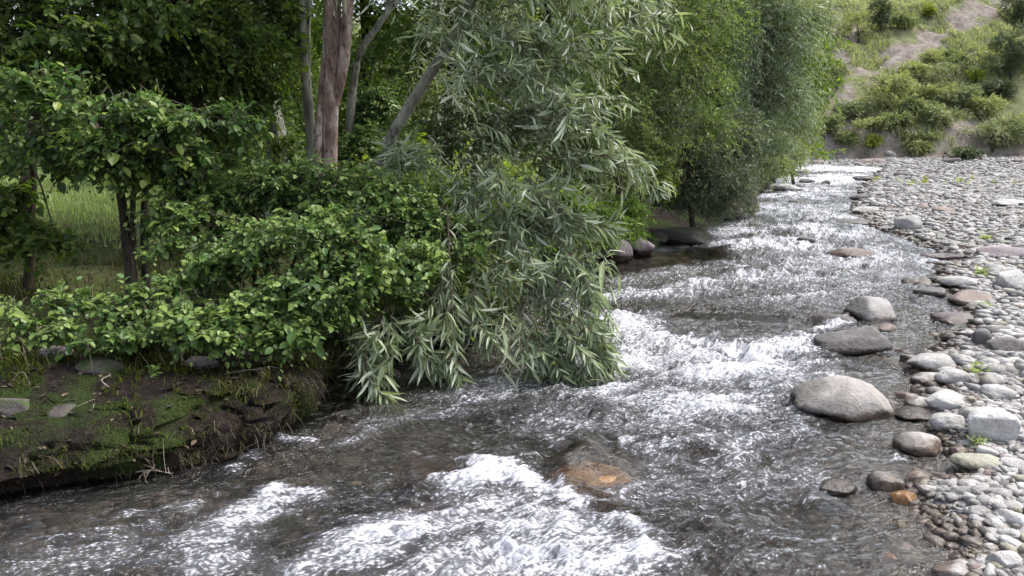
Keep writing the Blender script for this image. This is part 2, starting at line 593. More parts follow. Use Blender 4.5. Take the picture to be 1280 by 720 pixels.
def gravel_ground(name, cols, wetz=True, sc=(9, 26), amb=1.0):
    t = NT(name)
    p = t.pos()
    wp = t.n('VectorMath', operation='ADD')
    nz = t.n('TexNoise')
    nz.inputs['Scale'].default_value = 6
    t.l(p, nz.inputs['Vector'])
    sc_ = t.n('VectorMath', operation='SCALE')
    sc_.inputs['Scale'].default_value = .08
    t.l(nz.outputs['Color'], sc_.inputs[0])
    t.l(p, wp.inputs[0])
    t.l(sc_.outputs[0], wp.inputs[1])
    c, hh = None, None
    for k, s in enumerate(sc):
        v = t.n('TexVoronoi')
        v.inputs['Scale'].default_value = s
        t.l(wp.outputs[0], v.inputs['Vector'])
        sep = t.n('SeparateColor')
        t.l(v.outputs['Color'], sep.inputs[0])
        cc = t.ramp(sep.outputs[0], [(i / (len(cols) - 1), q) for i, q in enumerate(cols)])
        cc = t.mix(t.remap(v.outputs['Distance'], .35, .75), cc, tuple(.35 * x for x in cols[0]))
        h = t.math('MULTIPLY', t.math('SUBTRACT', 1.0, v.outputs['Distance']), 1.0 / (k + 1))
        c = cc if c is None else t.mix(.5, c, cc)
        hh = h if hh is None else t.math('ADD', hh, h)
    g = t.noise(p, .5, 4, .6)
    c = t.mix(t.remap(g, .52, .68, 0, .45), c, (.17, .17, .09))
    rough = .8
    if wetz:
        z = t.n('SeparateXYZ')
        t.l(p, z.inputs[0])
        w = t.remap(t.math('MULTIPLY', z.outputs[2], -1.0), -.04, 0.01)
        c = t.mix(w, c, t.mix(1, c, (.42, .36, .30), 'MULTIPLY'))
        rough = t.math('MULTIPLY_ADD', w, -.5, .8)
    return t.finish(t.principled(c, rough, .3, t.bump(hh, 1, .05)))


def hill_ground():
    t = NT('hill_soil')
    p = t.pos()
    a = t.noise(p, .22, 5, .6)
    b = t.noise(p, 2.0, 5, .7)
    e = t.noise(p, 14, 3, .7)
    soil = t.ramp(b, [(.3, (.20, .16, .14)), (.5, (.34, .295, .265)), (.7, (.48, .44, .41))])
    gr = t.ramp(b, [(.3, (.15, .17, .08)), (.5, (.24, .26, .13)), (.7, (.34, .35, .21))])
    f = t.math('MAXIMUM', t.attr('soil'), t.remap(t.math('MULTIPLY_ADD', b, .5, a), .86, .95))
    c = t.mix(f, gr, soil)
    c = t.mix(.5, c, t.mix(1, c, t.ramp(e, [(.3, (.5,) * 3), (.7, (1.4,) * 3)]), 'MULTIPLY'))
    return t.finish(t.principled(c, .9, .1, t.bump(t.math('ADD', b, e), 1, .25)))


def bare(x, y, hy):
    """bare soil: the cut foot of the slope and the diagonal scars"""
    q1, q2 = hit(1085, 92), hit(1275, 8)
    scar = seg_dist(x, y, np.array([q1[:2], q2[:2] + (q2 - q1)[:2] * .5]))
    q3, q4 = hit(1042, 160), hit(1062, 30)
    scar2 = seg_dist(x, y, np.array([q3[:2], q4[:2]]))
    nn = 1.3 * n2(x, y, .5, 77) + .9 * n2(x, y, 1.9, 78)
    return np.maximum.reduce([sstep(2.2, 1.2, hy + 1.0 * nn) * sstep(5, 12, x), sstep(1.0, .3, scar + 1.0 * nn), sstep(.7, .3, scar2 + .8 * nn)])


def build_terrain():
    ys = np.concatenate([np.linspace(-8, 1.6, 14)[:-1], np.exp(np.linspace(math.log(1.6), math.log(34), 470)),
                         np.linspace(34, 70, 150)[1:], np.linspace(70, 160, 26)[1:]])
    u = np.linspace(-1, 1, 460)
    u = np.sign(u) * np.abs(u) ** 1.35
    w = 8 + 1.15 * np.abs(ys)
    X = u[None] * w[:, None] + .15 * ys[:, None] * (1 - np.abs(u[None]))
    Y = np.repeat(ys[:, None], len(u), 1)
    x, y = X.ravel(), Y.ravel()
    z, dl, dr, hy = height(x, y, True)
    e = .02
    nx = -(height(x + e, y) - z) / e
    ny = -(height(x, y + e) - z) / e
    N = norm(np.stack([nx, ny, np.ones_like(nx)], 1))
    V = np.stack([x, y, z], 1) + lip(x, y, dl)
    nr, nc = Y.shape
    i = np.arange(nr - 1)[:, None] * nc
    j = np.arange(nc - 1)[None]
    Q = np.stack([i + j, i + j + 1, i + nc + j + 1, i + nc + j], -1).reshape(-1, 4)
    zone = np.where(hy > 0, 4, np.where(dl > 1.3, 3, np.where(dl > -.12, 2, np.where(dr > -.05, 1, 0))))
    fz = zone[Q[:, 0]]
    soil = bare(x, y, hy)
    mats = [gravel_ground('river_bed_stones', [(.045, .035, .028), (.10, .075, .055), (.15, .125, .10), (.08, .055, .04)], False, (7, 17)),
            gravel_ground('bar_gravel', [(.28, .275, .27), (.40, .39, .38), (.33, .315, .305), (.46, .45, .44)], True, (14, 40)),
            bank_ground(), meadow_ground(), hill_ground()]
    for k, nm in enumerate(('riverbed', 'gravel_bar', 'river_bank', 'meadow', 'hillside')):
        q = Q[fz == k]
        ids, inv = np.unique(q, return_inverse=True)
        mb = MB()
        mb.add(V[ids], inv.reshape(-1, 4))
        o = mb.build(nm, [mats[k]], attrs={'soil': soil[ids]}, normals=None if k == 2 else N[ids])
        o['kind'] = 'structure'


build_terrain()

# ------------------------------------------------------------------ stream
def poly(pix, z=0.0):
    return np.array([on_z(a, b, z)[:2] for a, b in pix])


AMBER = on_z(740, 578, .03)
CREST = [  # crest line pixels, height, width (m)
    ([(765, 402), (815, 425), (865, 446)], .05, .17),
    ([(885, 428), (950, 442), (1005, 430)], .042, .15),
    ([(320, 628), (360, 612), (415, 612)], .022, .09),
    ([(300, 578), (345, 553), (385, 548)], .02, .07),
    ([(745, 372), (830, 368), (905, 352), (960, 345)], .05, .22),
    ([(850, 322), (930, 305), (1005, 312)], .045, .3),
    ([(640, 512), (700, 500), (745, 520)], .035, .10),
    ([(860, 560), (960, 540), (1040, 560)], .03, .12),
    ([(880, 660), (960, 630), (1040, 640)], .03, .12),
]
FOAM = [  # pixels, strength, half width (m)
    ([(770, 408), (815, 432), (865, 455)], .92, .20),
    ([(880, 436), (950, 448), (1008, 434)], .9, .15),
    ([(900, 470), (860, 500), (830, 520)], .7, .12),
    ([(745, 440), (810, 455), (890, 470), (960, 462)], .78, .36),
    ([(760, 495), (840, 505), (905, 510)], .66, .26),
    ([(690, 525), (760, 530), (850, 525)], .42, .24),
    ([(600, 500), (660, 480), (740, 470)], .38, .22),
    ([(555, 616), (620, 605), (680, 618), (738, 650), (800, 668)], .9, .07),
    ([(590, 640), (680, 660), (740, 690), (790, 705)], .74, .20),
    ([(640, 710), (740, 715), (800, 700)], .80, .16),
    ([(570, 660), (480, 690), (380, 722)], .66, .11),
    ([(600, 705), (520, 740)], .55, .2),
    ([(325, 632), (360, 617), (415, 617)], .72, .05),
    ([(350, 640), (300, 665), (230, 690), (270, 712)], .66, .13),
    ([(160, 645), (235, 645)], .58, .06),
    ([(150, 690), (60, 715)], .42, .18),
    ([(305, 580), (345, 556), (388, 550)], .6, .04),
    ([(740, 392), (800, 400)], .6, .2),
    ([(745, 376), (830, 371), (905, 356), (960, 348)], .58, .22),
    ([(850, 325), (930, 308), (1005, 315)], .80, .3),
    ([(890, 295), (960, 286), (1020, 288)], .62, .5),
    ([(930, 265), (1000, 262)], .60, 1.1),
    ([(960, 245), (1040, 240)], .66, 1.4),
    ([(985, 228), (1075, 222)], .85, 2.0),
    ([(1040, 212), (1085, 212)], .95, 2.2),
    ([(790, 620), (825, 600), (845, 570)], .50, .09),
    ([(860, 560), (960, 545)], .38, .14),
    ([(1000, 372), (1060, 350)], .45, .6),
    ([(1030, 330), (1100, 320)], .55, .8),
    ([(1020, 415), (1040, 402)], .7, .1),
    ([(420, 560), (480, 530), (560, 520)], .30, .10),
    ([(1000, 520), (1015, 500), (1030, 478)], .62, .05),
    ([(1005, 525), (940, 560), (900, 590)], .42, .07),
    ([(1022, 600), (1030, 618), (1000, 640)], .55, .03),
    ([(1130, 545), (1126, 562), (1110, 575)], .5, .03),
    ([(985, 300), (1000, 310), (990, 316)], .8, .14),
    ([(690, 560), (700, 590), (720, 615)], .55, .035),
    ([(800, 560), (810, 590), (800, 620)], .5, .04),
    ([(900, 620), (1000, 600)], .30, .2),
]
CALM = [([(750, 335), (800, 326), (870, 318)], .55), ([(860, 395), (960, 400)], .22)]


def water_base(x, y):
    """large relief of the stream surface: crests, the hump over the sunken boulder"""
    z = 0
    for pix, h, w in CREST:
        d = seg_dist(x, y, poly(pix))
        z = z + h * np.exp(-(d / w) ** 2) - .35 * h * np.exp(-((d - 2.2 * w) / (1.3 * w)) ** 2)
    r = np.hypot((x - AMBER[0]) / .26, (y - AMBER[1]) / .22)
    return z + .085 * np.exp(-r ** 3)


def build_stream():
    ys = np.exp(np.linspace(math.log(2.0), math.log(42), 900))
    u = np.linspace(-.04, 1.04, 560)
    xl, xr = np.maximum(fx(LEFT, ys) - .5, -1.1 * ys - .5), fx(RGT, ys) + .6
    X = xl[:, None] + (xr - xl)[:, None] * u[None]
    Y = np.repeat(ys[:, None], len(u), 1)
    x, y = X.ravel(), Y.ravel()
    # flow coordinates
    yy = np.linspace(-10, 60, 800)
    slope = np.interp(yy, [0, 3, 6, 10, 20, 60], [1.0, .9, .5, .36, .45, .6])
    xc = np.cumsum(slope) * (yy[1] - yy[0])
    th = np.arctan(np.interp(y, yy, slope))
    t = (x - np.interp(y, yy, xc)) * np.cos(th)
    s = np.interp(y, yy, np.cumsum(np.sqrt(1 + slope ** 2)) * (yy[1] - yy[0])) + (x - np.interp(y, yy, xc)) * np.sin(th)
    dl, dr = dists(x, y)
    foam = np.zeros_like(x)
    far = 1 + y / 14
    wpx = far * (.13 * n2(s, t, 1.6, 71) + .07 * n2(s, t, 4.3, 72))
    wpy = far * (.13 * n2(s, t, 1.6, 73) + .07 * n2(s, t, 4.3, 74))
    for pix, k, w in FOAM:
        d = seg_dist(x + wpx, y + wpy, poly(pix))
        foam = np.maximum(foam, k * np.exp(-(d / w) ** 2 * .55))
    calm = np.zeros_like(x)
    for pix, w in CALM:
        calm = np.maximum(calm, sstep(w * 1.3, w * .5, seg_dist(x, y, poly(pix))))
    calm = np.maximum(calm, sstep(1.25, .8, np.hypot((x - AMBER[0]) / .27, (y - AMBER[1] + .02) / .24)) * .93)
    foam = np.maximum(foam, (.05 + .06 * sstep(-2.2, -1, -dl) * 0 + .40 * sstep(5, 13, y) + .05 * sstep(1.2, 2.6, -dl)) * (1 + .6 * n2(s, 1.7 * t, .9, 79)) * sstep(0, .35, -dl + .05))
    foam = np.clip(foam * (1 + .45 * n2(s, 1.8 * t, 1.5, 75)), 0, 1.05)
    foam = foam * (1 - calm)
    edge = np.clip(np.minimum(-dl, -dr), 0, 1)
    rough = (.40 + .60 * sstep(.0, 1.5, -dl)) * (.45 + .55 * sstep(0, .7, -dr)) * (1 - .85 * calm)
    wx, wy = .25 * n2(s, t, 1.5, 41), .25 * n2(s, t, 1.5, 42)
    P = lambda a, b, sd: n2(s * a + wx * a, t * b + wy * b, 1, sd)
    r1 = 1 - 2 * np.abs(P(2.0, 3.6, 44))
    r2 = 1 - 2 * np.abs(P(4.5, 7.5, 45))
    r3 = 1 - 2 * np.abs(P(10, 15, 46))
    z = .045 * P(1.1, 1.9, 43) + .036 * r1 + .024 * r2 + .011 * r3
    foam = foam + .22 * rough * np.maximum(0, r1 * .5 + r2 * .6 + r3 * .35 - .55)
    fz = foam * foam
    z = z * rough + water_base(x + .8 * wpx, y + .8 * wpy) * (.35 + 1.5 * np.maximum(0, .45 + n2(s, t, 2.6, 76))) + fz * (.014 * (1 - 2 * np.abs(P(6, 8, 47))) + .018 * P(17, 20, 48) + .010 * P(40, 44, 49))
    z = z * sstep(0, .25, edge + .1)
    V = np.stack([x, y, z], 1)
    nr, nc = Y.shape
    i = np.arange(nr - 1)[:, None] * nc
    j = np.arange(nc - 1)[None]
    Q = np.stack([i + j, i + j + 1, i + nc + j + 1, i + nc + j], -1).reshape(-1, 4)
    g = height(x, y)
    Q = Q[(g < z + .04)[Q].any(1)]
    ids, inv = np.unique(Q, return_inverse=True)
    mb = MB()
    mb.add(V[ids], inv.reshape(-1, 4))
    t_ = NT('stream_water')
    uv = t_.attr('flow', 'Vector')

    def stretched(sx, sy):
        m = t_.n('Mapping')
        m.inputs['Scale'].default_value = (sx, sy, 1)
        t_.l(uv, m.inputs['Vector'])
        return m.outputs[0]
    n1 = t_.noise(stretched(2.4, 8.5), 1, 5, .62, .7)
    nA = t_.noise(stretched(5.5, 16), 1, 4, .62, .8)
    nB = t_.noise(stretched(24, 34), 1, 4, .65, .3)
    vor = t_.n('TexVoronoi')
    vor.inputs['Scale'].default_value = 1
    t_.l(stretched(42, 60), vor.inputs['Vector'])
    spk = t_.math('MULTIPLY_ADD', vor.outputs['Distance'], -.55, .26)
    nC = t_.noise(stretched(85, 100), 1, 2, .6, .3)
    rid = t_.math('SUBTRACT', 1.0, t_.math('ABSOLUTE', t_.math('MULTIPLY_ADD', nA, 4.0, -2.0)))       # filaments
    rid2 = t_.math('SUBTRACT', 1.0, t_.math('ABSOLUTE', t_.math('MULTIPLY_ADD', n1, 4.0, -2.0)))
    fo = t_.attr('foam')
    nr_ = t_.math('MULTIPLY_ADD', t_.attr('near'), .72, .28)
    pat = t_.math('ADD', t_.math('MULTIPLY_ADD', rid, .50, -.34), t_.math('MULTIPLY_ADD', rid2, .46, -.32))
    pat = t_.math('MULTIPLY_ADD', t_.math('MULTIPLY_ADD', nB, .8, -.40), nr_, pat)
    pat = t_.math('MULTIPLY_ADD', spk, nr_, pat)
    val = t_.math('MULTIPLY_ADD', fo, .76, t_.math('MULTIPLY', pat, 1.1))
    fac = t_.math('MULTIPLY', t_.remap(val, .35, 1.0), .92)
    hb = t_.math('ADD', t_.math('MULTIPLY', nA, .9), t_.math('MULTIPLY_ADD', nB, .5, t_.math('MULTIPLY', nC, .14)))
    bs = t_.attr('rough')
    bp = t_.n('Bump')
    bp.inputs['Distance'].default_value = .08
    t_.l(hb, bp.inputs['Height'])
    t_.l(t_.math('MULTIPLY', t_.math('MULTIPLY_ADD', bs, .65, .20), t_.math('MULTIPLY_ADD', nr_, .6, .4)), bp.inputs['Strength'])
    nor = bp.outputs['Normal']
    fres = t_.n('Fresnel')
    fres.inputs['IOR'].default_value = 1.43
    t_.l(nor, fres.inputs['Normal'])
    gl = t_.n('BsdfGlossy')
    gl.inputs['Roughness'].default_value = .08
    t_.l(nor, gl.inputs['Normal'])
    tr = t_.n('BsdfTransparent')
    tr.inputs['Color'].default_value = (.72, .70, .63, 1)
    mk = t_.n('BsdfDiffuse')
    t_.l(t_.ramp(fo, [(.1, (.028, .028, .026)), (.95, (.22, .23, .265))]), mk.inputs['Color'])
    body = t_.n('MixShader')
    t_.l(t_.math('MULTIPLY_ADD', fo, .55, .06, clamp=True), body.inputs[0])
    t_.l(tr.outputs[0], body.inputs[1])
    t_.l(mk.outputs[0], body.inputs[2])
    wm = t_.n('MixShader')
    t_.l(fres.outputs[0], wm.inputs[0])
    t_.l(body.outputs[0], wm.inputs[1])
    t_.l(gl.outputs[0], wm.inputs[2])
    fm = t_.principled((.60, .61, .66), .45, .3, t_.bump(t_.math('ADD', nB, t_.math('MULTIPLY', nC, .4)), .7, .04))
    mx = t_.n('MixShader')
    t_.l(fac, mx.inputs[0])
    t_.l(wm.outputs[0], mx.inputs[1])
    t_.l(fm, mx.inputs[2])
    t_.finish(mx.outputs[0])
    o = mb.build('stream', [t_.m], attrs={'foam': foam[ids], 'rough': rough[ids], 'near': sstep(15, 5, y)[ids], 'flow': np.stack([s, t, 0 * s], 1)[ids]})
    tag(o, None, None, None, 'structure')


build_stream()

# ------------------------------------------------------------------ stones
_ICO = {}


def ico(sub):
    if sub not in _ICO:
        bm = bmesh.new()
        bmesh.ops.create_icosphere(bm, subdivisions=sub, radius=1)
        _ICO[sub] = (np.array([v.co[:] for v in bm.verts]), np.array([[v.index for v in f.verts] for f in bm.faces]))
        bm.free()
    return _ICO[sub]


def stone(seed, sub, rough=1.0, cuts=5, sq=.88):
    V, Fc = ico(sub)
    rng = np.random.default_rng(seed)
    v = np.sign(V) * np.abs(V) ** sq
    off = rng.uniform(0, 50, 3)
    v = v * (1 + rough * (.20 * pnoise(V * 1.1 + off, seed) + .07 * pnoise(V * 2.6 + off, seed + 1) + .022 * pnoise(V * 7 + off, seed + 2)))[:, None]
    for _ in range(cuts):
        nrm = norm(rng.normal(size=3))
        d = rng.uniform(.58, .88)
        k = np.maximum(0, v @ nrm - d)
        v = v - nrm[None] * (k * .8)[:, None]
    v = v / np.abs(v).max(0)
    return v, Fc


def rotz(v, a):
    c, s = math.cos(a), math.sin(a)
    return np.stack([v[:, 0] * c - v[:, 1] * s, v[:, 0] * s + v[:, 1] * c, v[:, 2]], 1)


TAKEN = []   # (x, y, r) of the named stones


def boulder(px, py, w, h, mat, label, seed, name='boulder', deep=.8, sink=.25, rz=0.0, tilt=0.0, z=None, group=None, cuts=5, sq=.88, cat='rock', rough=1.0, Y=None, wetend=0.0):
    """a stone whose visible outline is about w by h photo pixels round (px, py)"""
    base = hit(px, py + h * .42) if Y is None else at(px, py + h * .42, Y)
    s = scale_at(base)
    W, H = w * s * .5, h * s * .5
    D = W * deep
    # part of the seen height is the depth of the stone looked down upon
    dep = (CAM[2] - base[2]) / max(base[1], .1)
    Hh = max(H * .55, H * (1 - .35 * min(dep, .8)))
    v, Fc = stone(seed, 4 if w > 24 else 3, rough, cuts, sq)
    v = v * np.array([W, D, Hh])
    c, sn = math.cos(tilt), math.sin(tilt)
    v = np.stack([v[:, 0] * c - v[:, 2] * sn, v[:, 1], v[:, 0] * sn + v[:, 2] * c], 1)
    v = rotz(v, rz)
    cen = np.array([base[0], base[1] + D * .6, (base[2] if z is None else z) + Hh * (1 - 2 * sink)])
    if z is not None:
        cen[2] = z
    mb = MB()
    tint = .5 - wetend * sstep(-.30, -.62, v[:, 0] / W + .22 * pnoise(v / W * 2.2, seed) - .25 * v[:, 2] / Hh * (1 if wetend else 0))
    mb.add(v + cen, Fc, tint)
    o = mb.build(name, [MAT[mat]], origin=cen)
    tag(o, label, cat, group)
    TAKEN.append((cen[0], cen[1], max(W, D) * .9))
    return o


B = boulder
# at and in the water on the right
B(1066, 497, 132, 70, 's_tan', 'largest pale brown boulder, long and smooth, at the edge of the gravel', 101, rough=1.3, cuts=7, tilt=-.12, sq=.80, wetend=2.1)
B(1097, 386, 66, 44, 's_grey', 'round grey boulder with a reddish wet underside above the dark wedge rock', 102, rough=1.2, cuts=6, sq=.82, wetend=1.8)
B(1048, 400, 56, 22, 's_dark', 'low dark wet rock at the left foot of the round grey boulder', 103, name='rock', sink=.35)
B(1107, 410, 36, 16, 's_red', 'small rust red stone wedged between the round grey boulder and the dark wedge rock', 104, name='rock')
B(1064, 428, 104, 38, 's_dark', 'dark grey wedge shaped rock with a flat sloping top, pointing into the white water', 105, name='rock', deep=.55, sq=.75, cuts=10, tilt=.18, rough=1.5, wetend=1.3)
B(1249, 528, 70, 56, 's_pale', 'large blocky whitish boulder cut by the right frame edge', 106, sq=.72, cuts=6)
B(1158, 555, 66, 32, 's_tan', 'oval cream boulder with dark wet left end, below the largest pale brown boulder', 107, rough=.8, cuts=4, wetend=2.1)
B(1170, 452, 62, 34, 's_grey', 'smooth grey humped boulder at the water edge behind the group of pale cobbles', 108, rough=.7)
B(1049, 608, 52, 22, 's_dark', 'flat blackish wet rock sticking out of the near shallows', 109, name='rock', sink=.3)
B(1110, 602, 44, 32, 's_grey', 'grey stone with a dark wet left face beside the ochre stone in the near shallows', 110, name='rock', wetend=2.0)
B(1134, 621, 34, 24, 's_amber', 'small ochre brown wet stone touching the grey stone at the near water edge', 111, name='rock')
B(1228, 577, 62, 26, 's_olive', 'olive grey stone with a green tinge under the large blocky whitish boulder', 112, name='rock')
B(1205, 716, 60, 20, 's_pale', 'flat pale slab of stone at the very bottom of the near gravel', 113, name='rock', sq=.75)
B(1166, 474, 44, 22, 's_pale', 'pale squarish cobble just below the smooth humped grey boulder', 114, name='cobble')
B(1197, 471, 44, 26, 's_grey', 'grey rounded cobble right of the pale squarish cobble', 115, name='cobble')
B(1186, 499, 46, 30, 's_pale', 'pale rounded cobble between the largest brown boulder and the blocky whitish one', 116, name='cobble')
B(1190, 526, 46, 30, 's_grey', 'grey angular cobble above the oval cream boulder', 117, name='cobble')
B(1152, 503, 36, 22, 's_grey', 'grey cobble pressed against the right end of the largest pale brown boulder', 118, name='cobble')
B(1148, 520, 60, 16, 's_dark', 'dark low wet stone under the right end of the largest pale brown boulder', 119, name='rock')
B(1258, 490, 52, 26, 's_grey', 'grey rounded stone directly behind the large blocky whitish boulder', 120, name='rock')
B(1228, 420, 24, 36, 's_dark', 'upright dark grey stone standing on edge on the bar right of the smooth humped boulder', 121, name='rock', sq=.75, rough=.6)
B(1262, 432, 44, 26, 's_dark', 'dark blue grey stone by the right frame edge, near the upright dark stone', 122, name='rock', sq=.75)
B(1200, 398, 56, 18, 's_violet', 'low violet brown stone in the wet side channel left of the upright dark stone', 123, name='rock', sink=.3)
B(1222, 372, 62, 20, 's_red', 'long flat reddish stone among the cobbles of the side channel', 124, name='rock')
B(1170, 365, 44, 18, 's_dark', 'dark wedge stone at the left end of the side channel stones', 125, name='rock')
B(1205, 352, 52, 16, 's_grey', 'flat brownish grey stone behind the long flat reddish stone', 126, name='rock')
B(1140, 352, 24, 14, 's_dark', 'small black wet stone, leftmost of the side channel stones', 127, name='rock')
B(1270, 347, 40, 30, 's_pale', 'pale rounded boulder at the right frame edge behind the side channel', 128)
B(1262, 315, 62, 14, 's_violet', 'flat violet grey slab lying at the right frame edge on the upper bar', 129, name='rock', sq=.7)
B(1202, 320, 90, 9, 's_violet', 'long thin flat ledge of violet grey rock across the upper side channel', 130, name='rock', deep=.4, sink=.3)
B(1139, 277, 36, 25, 's_grey', 'lone grey boulder with a dark underside standing on the upper gravel bar', 131, cuts=6)
B(1068, 277, 56, 11, 's_dark', 'long dark flat rock lying in the white riffle upstream', 132, name='rock', sink=.3)
B(1008, 300, 26, 17, 's_dark', 'dark round rock breaking the rapids in the middle of the stream', 133, name='rock')
B(1072, 316, 62, 13, 's_red', 'brown low rock in the stream upstream of the round grey boulder', 134, name='rock', sink=.3)
B(1065, 338, 44, 9, 's_olive', 'thin olive rock ridge just above the water, below the brown low rock', 135, name='rock', sink=.35)
B(1230, 640, 34, 20, 's_grey', 'egg shaped grey stone on the near pebbles below the olive grey stone', 136, name='cobble')
B(1262, 700, 40, 26, 's_pale', 'pale angular stone in the near right corner of the gravel', 137, name='cobble', sq=.75)
B(1112, 698, 24, 12, 's_brown', 'small brown wet stone in the shallows left of the near gravel', 138, name='cobble')
# upper river stones
for k, (px, py, w, h, lab) in enumerate([
        (988, 234, 36, 14, 'pale grey boulder on the far left shore, right under the willow tips'),
        (1010, 226, 20, 9, 'dark stone in the far white water, next to the pale boulder on the left shore'),
        (1033, 228, 12, 9, 'small dark stone alone in the middle of the far white water'),
        (1085, 223, 34, 9, 'dark flat stone on the right side of the far white water'),
        (1078, 246, 26, 9, 'dark grey stone at the right edge of the far rapids'),
        (1085, 262, 34, 10, 'grey flat stone on the right shore upstream of the lone grey boulder'),
        (1000, 252, 26, 6, 'thin dark rock barely above the blue white riffle'),
        (1130, 217, 20, 9, 'dark grey stone near the far edge of the gravel bar'),
        (1160, 222, 18, 7, 'small dark stone on the far bar, right of the other dark stone'),
        (1245, 228, 12, 7, 'lone black stone on the far right of the gravel bar'),
        (1183, 262, 28, 10, 'brownish stone in the middle of the upper bar, right of the lone grey boulder'),
        (1268, 253, 44, 10, 'long whitish stone at the right frame edge on the upper bar')]):
    B(px, py, w, h, ['s_grey', 's_dark', 's_dark', 's_dark', 's_dark', 's_grey', 's_dark', 's_dark', 's_dark', 's_dark', 's_red', 's_pale'][k], lab, 160 + k, name='rock')
# under and in the water
o = B(738, 574, 124, 84, 's_amber', 'amber brown boulder in mid stream under a glassy sheet of water', 140, z=-.088, cuts=0, rough=.7)
B(455, 585, 90, 44, 's_olive', 'pale olive sunken stone showing through the dark water left of the near white wave', 141, z=-.06, name='rock')
B(530, 580, 110, 40, 's_brown', 'dark brown sunken rock just above the near white wave', 142, z=-.045, name='rock')
B(525, 632, 90, 40, 's_brown', 'reddish brown sunken rock left of the near white wave', 143, z=-.055, name='rock')
B(915, 424, 64, 24, 's_red', 'reddish rock under the lip of the white cascade in mid stream', 144, z=-.02, name='rock')
# left bank
B(770, 306, 46, 44, 's_violet', 'violet grey rounded boulder at the foot of the bright green bush', 145)
B(803, 307, 32, 28, 's_violet', 'smaller violet grey boulder right of the taller one by the quiet brown pool', 146)
B(747, 313, 34, 16, 's_tan', 'low tan stone left of the two violet grey boulders', 147, name='rock')
B(855, 294, 78, 26, 's_bank', 'long blue black rock ledge under the dark bush at the pool', 148, name='rock', sq=.75)
B(826, 296, 28, 20, 's_bank', 'dark mossy stone between the violet boulder and the long black ledge', 149, name='rock')
B(384, 478, 50, 56, 's_bank', 'grey mossy boulder at the tip of the undercut mossy bank', 150, sink=.3)
B(422, 418, 56, 34, 's_violet', 'grey stone in the dark hollow behind the tip of the mossy bank', 151, name='rock')
B(14, 503, 54, 50, 's_bank', 'dark grey boulder half buried in the earth at the left frame edge', 152, rough=1.7, cuts=9, sq=.75, sink=.4)
B(72, 512, 52, 34, 's_bank', 'dark flat stone in the earth bank right of the half buried boulder', 153, name='rock', rough=1.7, cuts=9, sq=.75, sink=.45)
B(108, 576, 32, 26, 's_bank', 'left one of two small dark stones at the foot of the earth bank', 154, name='rock')
B(137, 576, 34, 26, 's_red', 'right one of two small stones at the foot of the earth bank, reddish', 155, name='rock')
B(8, 580, 30, 20, 's_bank', 'dark stone low at the left frame edge above the water', 156, name='rock')
B(560, 470, 46, 22, 's_bank', 'dark wet stone at the shore hidden behind the hanging willow twigs', 157, name='rock')
B(480, 470, 40, 22, 's_bank', 'dark stone under the overhang right of the mossy bank', 158, name='rock')
B(920, 268, 30, 18, 's_bank', 'dark stone on the left shore below the grey willow', 159, name='rock')


def scatter(rng, n, ymin, ymax, smin, smax, power=2.2, shallow=.25, gap=.75, tries=6):
    """stone places on the bar: list of x, y, r"""
    grid, out = {}, []
    cell = smax * 2
    N = n * tries
    y = ymin * (ymax / ymin) ** (rng.uniform(0, 1, N) ** .8)
    x = rng.uniform(-.1, .72, N) * y + rng.uniform(-.1, .5, N)
    r = smin * (smax / smin) ** (rng.uniform(0, 1, N) ** power)
    dl, dr = dists(x, y)
    ok = (dr > -shallow * rng.uniform(0, 1, N) ** 2) & (y < foot(x) + .5)
    for xx, yy, rr in zip(x[ok], y[ok], r[ok]):
        if any((xx - a) ** 2 + (yy - b) ** 2 < (c + rr * .6) ** 2 for a, b, c in TAKEN):
            continue
        i, j = int(xx // cell), int(yy // cell)
        if any((xx - a) ** 2 + (yy - b) ** 2 < (gap * (c + rr)) ** 2 for di in (-1, 0, 1) for dj in (-1, 0, 1) for a, b, c in grid.get((i + di, j + dj), ())):
            continue
        grid.setdefault((i, j), []).append((xx, yy, rr))
        out.append((xx, yy, rr))
        if len(out) >= n:
            break
    return np.array(out)


